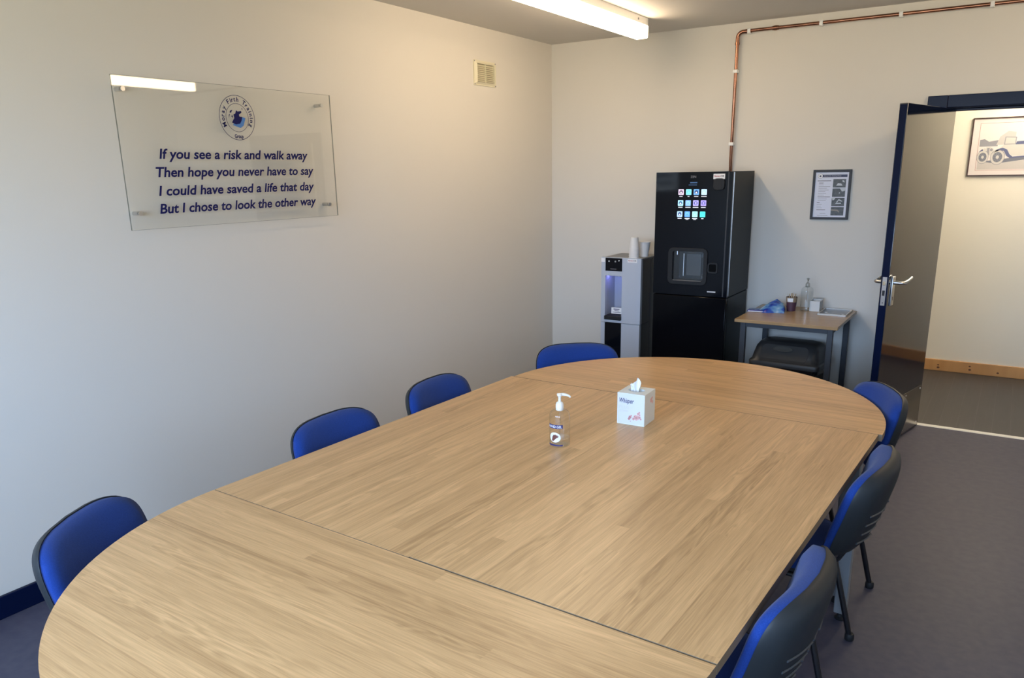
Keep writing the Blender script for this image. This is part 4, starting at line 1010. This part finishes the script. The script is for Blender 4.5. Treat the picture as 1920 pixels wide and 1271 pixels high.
# ------------------------------------------------------------------ the four meeting tables
ROT = -0.0369
OX, OY, TZ = 1.2498, -2.5753, 0.730
def tw(a, b_): return (OX + a * cos(ROT) - b_ * sin(ROT), OY + a * sin(ROT) + b_ * cos(ROT), 0.0)
TL = 1.606; TH = 0.025
def table_leg(x, y, par, w=0.044):
    b = MB(); b.box(x - w / 2, x + w / 2, y - w / 2, y + w / 2, 0.03, TZ - TH - 0.001)
    lg = b.build('leg', GREYLEG, par, bevel=0.004)
    b = MB(); b.lathe([(0.019, 0.0), (0.020, 0.006), (0.012, 0.012), (0.008, 0.03)], (x, y, 0.0), 16); b.build('foot_glide', BLACKP, lg)
def rect_table(label, a0, w, b0, b1, mat):
    t = thing('meeting_table', label, 'table', tw(a0, b0), ROT, 'sections of the meeting table')
    L = b1 - b0
    b = MB(); b.box(0.0002, w - 0.0002, 0.0006, L - 0.0006, TZ - TH, TZ)
    side_mat(b.build('tabletop', mat, t, smooth=False), EDGE)
    b = MB()
    for x in (0.075, w - 0.105): b.box(x, x + 0.03, 0.07, L - 0.07, TZ - TH - 0.05, TZ - TH)
    for y in (0.07, L - 0.10): b.box(0.075, w - 0.075, y, y + 0.03, TZ - TH - 0.05, TZ - TH)
    b.build('frame', GREYLEG, t, bevel=0.002)
    for x in (0.055, w - 0.055):
        for y in (0.06, L - 0.06): table_leg(x, y, t)
    return t
rect_table('oblong meeting table section on the sign wall side, beside three blue chairs', 0.0, 0.80, -TL, -0.001, WOODY)
rect_table('oblong meeting table section on the door side, under the tissue box', 0.8, 0.80, -TL + 0.0028, 0.001, wood_mat('table_laminate_lengthwise_b', 'Y', 7.0))
def d_table(label, a0, b0, sgn, mat):
    t = thing('end_table', label, 'table', tw(a0, b0), ROT, 'sections of the meeting table')
    n = 72
    pts = [(0.8 + 0.80 * cos(pi * k / n), sgn * (0.80 * sin(pi * k / n) + 0.0006)) for k in range(n + 1)]
    if sgn < 0: pts = pts[::-1]
    b = MB(); b.prism(pts, TZ - TH, TZ)
    side_mat(b.build('tabletop', mat, t, angle=40), EDGE)
    b = MB(); b.box(0.13, 1.47, min(sgn * 0.06, sgn * 0.09), max(sgn * 0.06, sgn * 0.09), TZ - TH - 0.05, TZ - TH)
    b.box(0.42, 1.18, min(sgn * 0.55, sgn * 0.58), max(sgn * 0.55, sgn * 0.58), TZ - TH - 0.05, TZ - TH)
    for x in (0.42, 1.15): b.box(x, x + 0.03, min(sgn * 0.06, sgn * 0.58), max(sgn * 0.06, sgn * 0.58), TZ - TH - 0.05, TZ - TH)
    b.build('frame', GREYLEG, t, bevel=0.002)
    for x, y in ((0.56, 0.08), (1.49, 0.06), (0.80, 0.60)): table_leg(x, sgn * y, t)
    return t
d_table('semicircular table end farthest from the camera, by the vending machine', 0.012, 0.003, 1, WOODX)
d_table('semicircular table end nearest the camera', 0.0, -TL - 0.0015, -1, wood_mat('table_laminate_crosswise_b', 'X', 11.0))

# ------------------------------------------------------------------ tissue box
t = thing('tissue_box', 'white cube tissue box with pink flowers on the big table', 'tissue box', (2.035, -2.917, TZ + 0.0005), RD(2))
hw, hh = 0.0545, 0.122
b = MB()
ho = circle2(0.028, 32, 0.0, 0.002, rx=1.15, ry=0.85); sq = []
for k in range(32):
    a = 2 * pi * k / 32; c_, s_ = cos(a), sin(a); m_ = max(abs(c_), abs(s_)); sq.append((hw * c_ / m_, hw * s_ / m_))
v = [(x, y, 0) for x, y in sq] + [(x, y, hh) for x, y in sq] + [(x, y, hh) for x, y in ho] + [(x, y, hh - 0.02) for x, y in ho]
f = [list(reversed(range(32)))]
for k in range(32):
    k2 = (k + 1) % 32
    f += [[k, k2, 32 + k2, 32 + k], [32 + k, 32 + k2, 64 + k2, 64 + k], [64 + k, 64 + k2, 96 + k2, 96 + k]]
f.append([96 + k for k in range(32)])
b.add(v, f)
b.build('carton', pmat('tissue_carton', (0.70, 0.74, 0.73), 0.5), t, smooth=False)
b = MB(); b.prism(rrect(-hw + 0.002, hw - 0.002, 0.005, hh - 0.002, 0.001, 1), 0, 0.0005, frontY(0, -hw, 0)); fp = b.build('front_print', pmat('front_white', (0.66, 0.69, 0.75), 0.55, spec=0.3), t, smooth=False)
b = MB(); add_text(b, 'Whisper', frontY(-0.017, -hw - 0.0009, 0.085), width=0.058, height=0.018, shear=0.25, bold=0.010)
b.build('brand_lettering', INKNAVY, fp, smooth=False)
b = MB(); b.box(-0.046, -0.008, -hw - 0.0009, -hw - 0.0005, 0.053, 0.055); b.box(-0.046, -0.012, -hw - 0.0009, -hw - 0.0005, 0.049, 0.051)
add_text(b, 'PLUS', frontY(-0.026, -hw - 0.0009, 0.062), width=0.040, height=0.012)
b.build('small_print', PALEGREY, fp, smooth=False)
b = MB()
Mf = frontY(0, -hw - 0.0005, 0)
for fx, fz, fr_, mi in ((0.024, 0.032, 0.011, 0), (0.012, 0.026, 0.006, 0), (-0.002, 0.031, 0.006, 1), (-0.006, 0.024, 0.005, 1), (0.036, 0.034, 0.006, 0), (0.030, 0.048, 0.005, 0), (0.036, 0.044, 0.004, 0), (0.041, 0.028, 0.004, 0), (0.003, 0.037, 0.0035, 0), (0.0, 0.015, 0.002, 1), (0.035, 0.053, 0.004, 0), (0.016, 0.036, 0.004, 0)):
    for k in range(5):
        a = 2 * pi * k / 5 + fx * 90
        b.prism(circle2(fr_ * 0.5, 10, fx + fr_ * 0.55 * cos(a), fz + fr_ * 0.55 * sin(a)), 0, 0.0004, Mf, mi)
    b.prism(circle2(fr_ * 0.42, 10, fx, fz), 0, 0.0007, Mf, 1)
Mr = frontX(hw, 0, 0)
for fx, fz, fr_ in ((0.012, 0.088, 0.010), (0.026, 0.078, 0.007), (0.024, 0.095, 0.005)):
    for k in range(5):
        a = 2 * pi * k / 5; b.prism(circle2(fr_ * 0.5, 10, fx + fr_ * 0.55 * cos(a), fz + fr_ * 0.55 * sin(a)), 0, 0.0004, Mr, 0)
b.build('flower_print', [PINK, PINKD], fp, smooth=False)
b = MB()
# the pulled-up tissue: a folded, twisted fan
nu, nv = 14, 10
def tis(i, j):
    u = i / nu; v_ = j / nv
    w = 0.014 + 0.012 * v_
    x = (u - 0.5) * 2 * w + 0.004 * sin(u * 14 + 1) * v_ - 0.008
    y = 0.010 * sin(u * 9.0 + v_ * 1.5) * (0.5 + v_) + 0.002
    z = hh - 0.018 + 0.018 + v_ * (0.022 + 0.014 * max(0.0, sin(u * 5.2 - 1.6)) + 0.010 * (u > 0.62))
    return (x, y, z if v_ > 0 else hh - 0.012)
for i in range(nu + 1):
    for j in range(nv + 1): b.v.append(tis(i, j))
for i in range(nu):
    for j in range(nv):
        q = i * (nv + 1) + j
        b.f.append([q, q + nv + 1, q + nv + 2, q + 1]); b.m.append(0)
o = b.build('tissue', pmat('tissue_paper', (0.86, 0.87, 0.88), 0.9, spec=0.1), t, angle=60)
sm = o.modifiers.new('thickness', 'SOLIDIFY'); sm.thickness = 0.0012

# ------------------------------------------------------------------ stacking chairs
def squircle(n, e):
    out = []
    for k in range(n):
        a = 2 * pi * k / n
        c_, s_ = cos(a), sin(a)
        out.append((math.copysign(abs(c_) ** (2 / e), c_), math.copysign(abs(s_) ** (2 / e), s_)))
    return out
def pad_mesh(outline, ax, az, base, prof_front, prof_back, rings=8):
    """closed cushion: rings of the outline scaled from centre to edge; base(x, z) -> y of the mid sheet"""
    b = MB(); n = len(outline)
    def ringpts(r, off):
        return [(ax * r * p[0], base(ax * r * p[0], az * r * p[1]) + off, az * r * p[1]) for p in outline]
    seq = []
    for k in range(1, rings + 1):
        r = k / rings; seq.append(ringpts(r if k < rings else 1.0, prof_front(r)))
    for k in range(rings, 0, -1):
        r = k / rings; seq.append(ringpts(r * 0.995, prof_back(r)))
    for L_ in seq: b.v += L_
    for i in range(len(seq) - 1):
        for k in range(n):
            k2 = (k + 1) % n
            b.f.append([i * n + k, (i + 1) * n + k, (i + 1) * n + k2, i * n + k2]); b.m.append(0)
    b.v.append((0, base(0, 0) + prof_front(0), 0)); c0_ = len(b.v) - 1
    b.v.append((0, base(0, 0) + prof_back(0), 0)); c1_ = len(b.v) - 1
    last = (len(seq) - 1) * n
    for k in range(n):
        k2 = (k + 1) % n
        b.f.append([c0_, k, k2]); b.m.append(0)
        b.f.append([c1_, last + k2, last + k]); b.m.append(0)
    return b
CH_ZC, CH_A, CH_B = 0.635, 0.2168, 0.1476
LEAN = 0.2874
def back_base(x, z): return -0.3206 - LEAN * z + 0.95 * x * x + 0.3 * z * z
def make_chair(label, loc, rz):
    t = thing('stacking_chair', label, 'chair', loc, rz, 'blue chairs round the meeting table')
    out = [(a_, c_) for a_, c_ in [((math.copysign(abs(cos(q)) ** (2 / (4.6 if sin(q) < 0 else 4.2)), cos(q))), (math.copysign(abs(sin(q)) ** (2 / (4.6 if sin(q) < 0 else 4.2)), sin(q)))) for q in [2 * pi * k / 56 for k in range(56)]]]
    pb = pad_mesh(out, CH_A, CH_B, back_base, lambda r: 0.030 + 0.032 * (1 - r ** 3.0) ** 0.55, lambda r: 0.008)
    pb.v = [(x, y, z + CH_ZC) for x, y, z in pb.v]
    pb.build('back_cushion', FABRIC, t, angle=80)
    sb_ = pad_mesh(out, CH_A + 0.003, CH_B + 0.003, back_base, lambda r: 0.010 if r > 0.99 else 0.006, lambda r: 0.002 - 0.034 * (1 - r ** 5) ** 0.55, 10)
    sb_.v = [(x, y - 0.001, z + CH_ZC) for x, y, z in sb_.v]
    sh_ = sb_.build('back_shell', SHELL, t, angle=60)
    b = MB()
    for k in range(4):
        zz = -0.105 + 0.032 * k
        for s in (-1, 1):
            pts = [(s * x, back_base(x, zz + 0.06 * x) - 0.0345 + 0.012 * (x / CH_A) ** 4, CH_ZC + zz + 0.10 * x) for x in (0.03, 0.06, 0.09, 0.12, 0.15)]
            b.tube(pts, 0.0036, 6)
    b.build('vent_ribs', pmat('rib_plastic', (0.05, 0.054, 0.058), 0.4), sh_)
    so = squircle(56, 3.6)
    seat = MB()
    sp_ = pad_mesh(so, 0.222, 0.210, lambda x, y: 0.012 * (1 - (abs(x) / 0.222) ** 2) * -0.6 - (0.03 * max(0, (y - 0.12) / 0.09) ** 2), lambda r: 0.010 + 0.030 * (1 - r ** 4) ** 0.8, lambda r: 0.0)
    seat.add([(x, z, y) for x, y, z in sp_.v], [list(reversed(f)) for f in sp_.f])
    seat.v = [(x, y + 0.0, z + 0.436) for x, y, z in seat.v]
    seat.build('seat', FABRIC, t, angle=80)
    sp_ = pad_mesh(so, 0.228, 0.216, lambda x, y: 0.012 * (1 - (abs(x) / 0.222) ** 2) * -0.6 - (0.03 * max(0, (y - 0.12) / 0.09) ** 2), lambda r: 0.008 if r > 0.99 else 0.0, lambda r: -0.016 * (1 - r ** 4) ** 0.7 - 0.002)
    seat = MB(); seat.add([(x, z, y) for x, y, z in sp_.v], [list(reversed(f)) for f in sp_.f]); seat.v = [(x, y, z + 0.435) for x, y, z in seat.v]
    seat.build('seat_shell', SHELL, t, angle=60)
    for s in (-1, 1):
        for kind in ('rear', 'front'):
            if kind == 'rear':
                pts = [(s * 0.188, 0.06, 0.413), (s * 0.190, -0.06, 0.416), (s * 0.192, -0.135, 0.412), (s * 0.192, -0.165, 0.385), (s * 0.202, -0.258, 0.012)]
            else:
                pts = [(s * 0.188, -0.04, 0.395), (s * 0.190, 0.10, 0.398), (s * 0.192, 0.165, 0.392), (s * 0.196, 0.192, 0.360), (s * 0.216, 0.232, 0.012)]
            b = MB(); b.tube(pts, 0.0125, 12, flat=0.8)
            lg = b.build('leg', BLACKM, t)
            fx, fy, _ = pts[-1]
            b = MB(); b.lathe([(0.015, 0.0), (0.0165, 0.004), (0.016, 0.022), (0.013, 0.026)], (fx, fy, 0), 12); b.build('foot_cap', BLACKP, lg)
    for yy, zz in ((0.10, 0.398), (-0.10, 0.414)):
        b = MB(); b.tube([(-0.19, yy, zz), (0.19, yy, zz)], 0.010, 10); b.build('stretcher', BLACKM, t)
    for s in (-1, 1):
        b = MB()
        b.tube([(s * 0.11, -0.06, 0.418), (s * 0.11, -0.17, 0.418), (s * 0.11, -0.225, 0.432), (s * 0.11, -0.250, 0.465), (s * 0.11, back_base(0.11, 0.55 - CH_ZC) - 0.012, 0.55)], 0.012, 10, flat=0.55)
        b.build('back_bracket', BLACKM, t)
    return t
CHAIRS = [
    ('blue chair at the left of the rounded table end nearest the camera', (1.420, -4.410, 0), -60.2),
    ('blue chair on the sign wall side, nearer to the camera of the middle two', (1.395, -3.575, 0), -89),
    ('blue chair on the sign wall side, farther from the camera of the middle two', (1.408, -2.951, 0), -87.1),
    ('blue chair at the far rounded table end, in front of the water cooler', (1.501, -2.282, 0), 217.9),
    ('blue chair at the far rounded table end, in front of the open door', (2.526, -2.340, 0), 119.1),
    ('blue chair on the door side with its vented black back shell facing out', (2.584, -3.014, 0), 88.5),
    ('blue chair on the door side nearest the camera, cut off by picture bottom', (2.551, -3.862, 0), 87.9),
]
c0 = make_chair(CHAIRS[0][0], CHAIRS[0][1], RD(CHAIRS[0][2]))
for lab, loc, rz in CHAIRS[1:]:
    dup(c0, lab, loc, RD(rz))
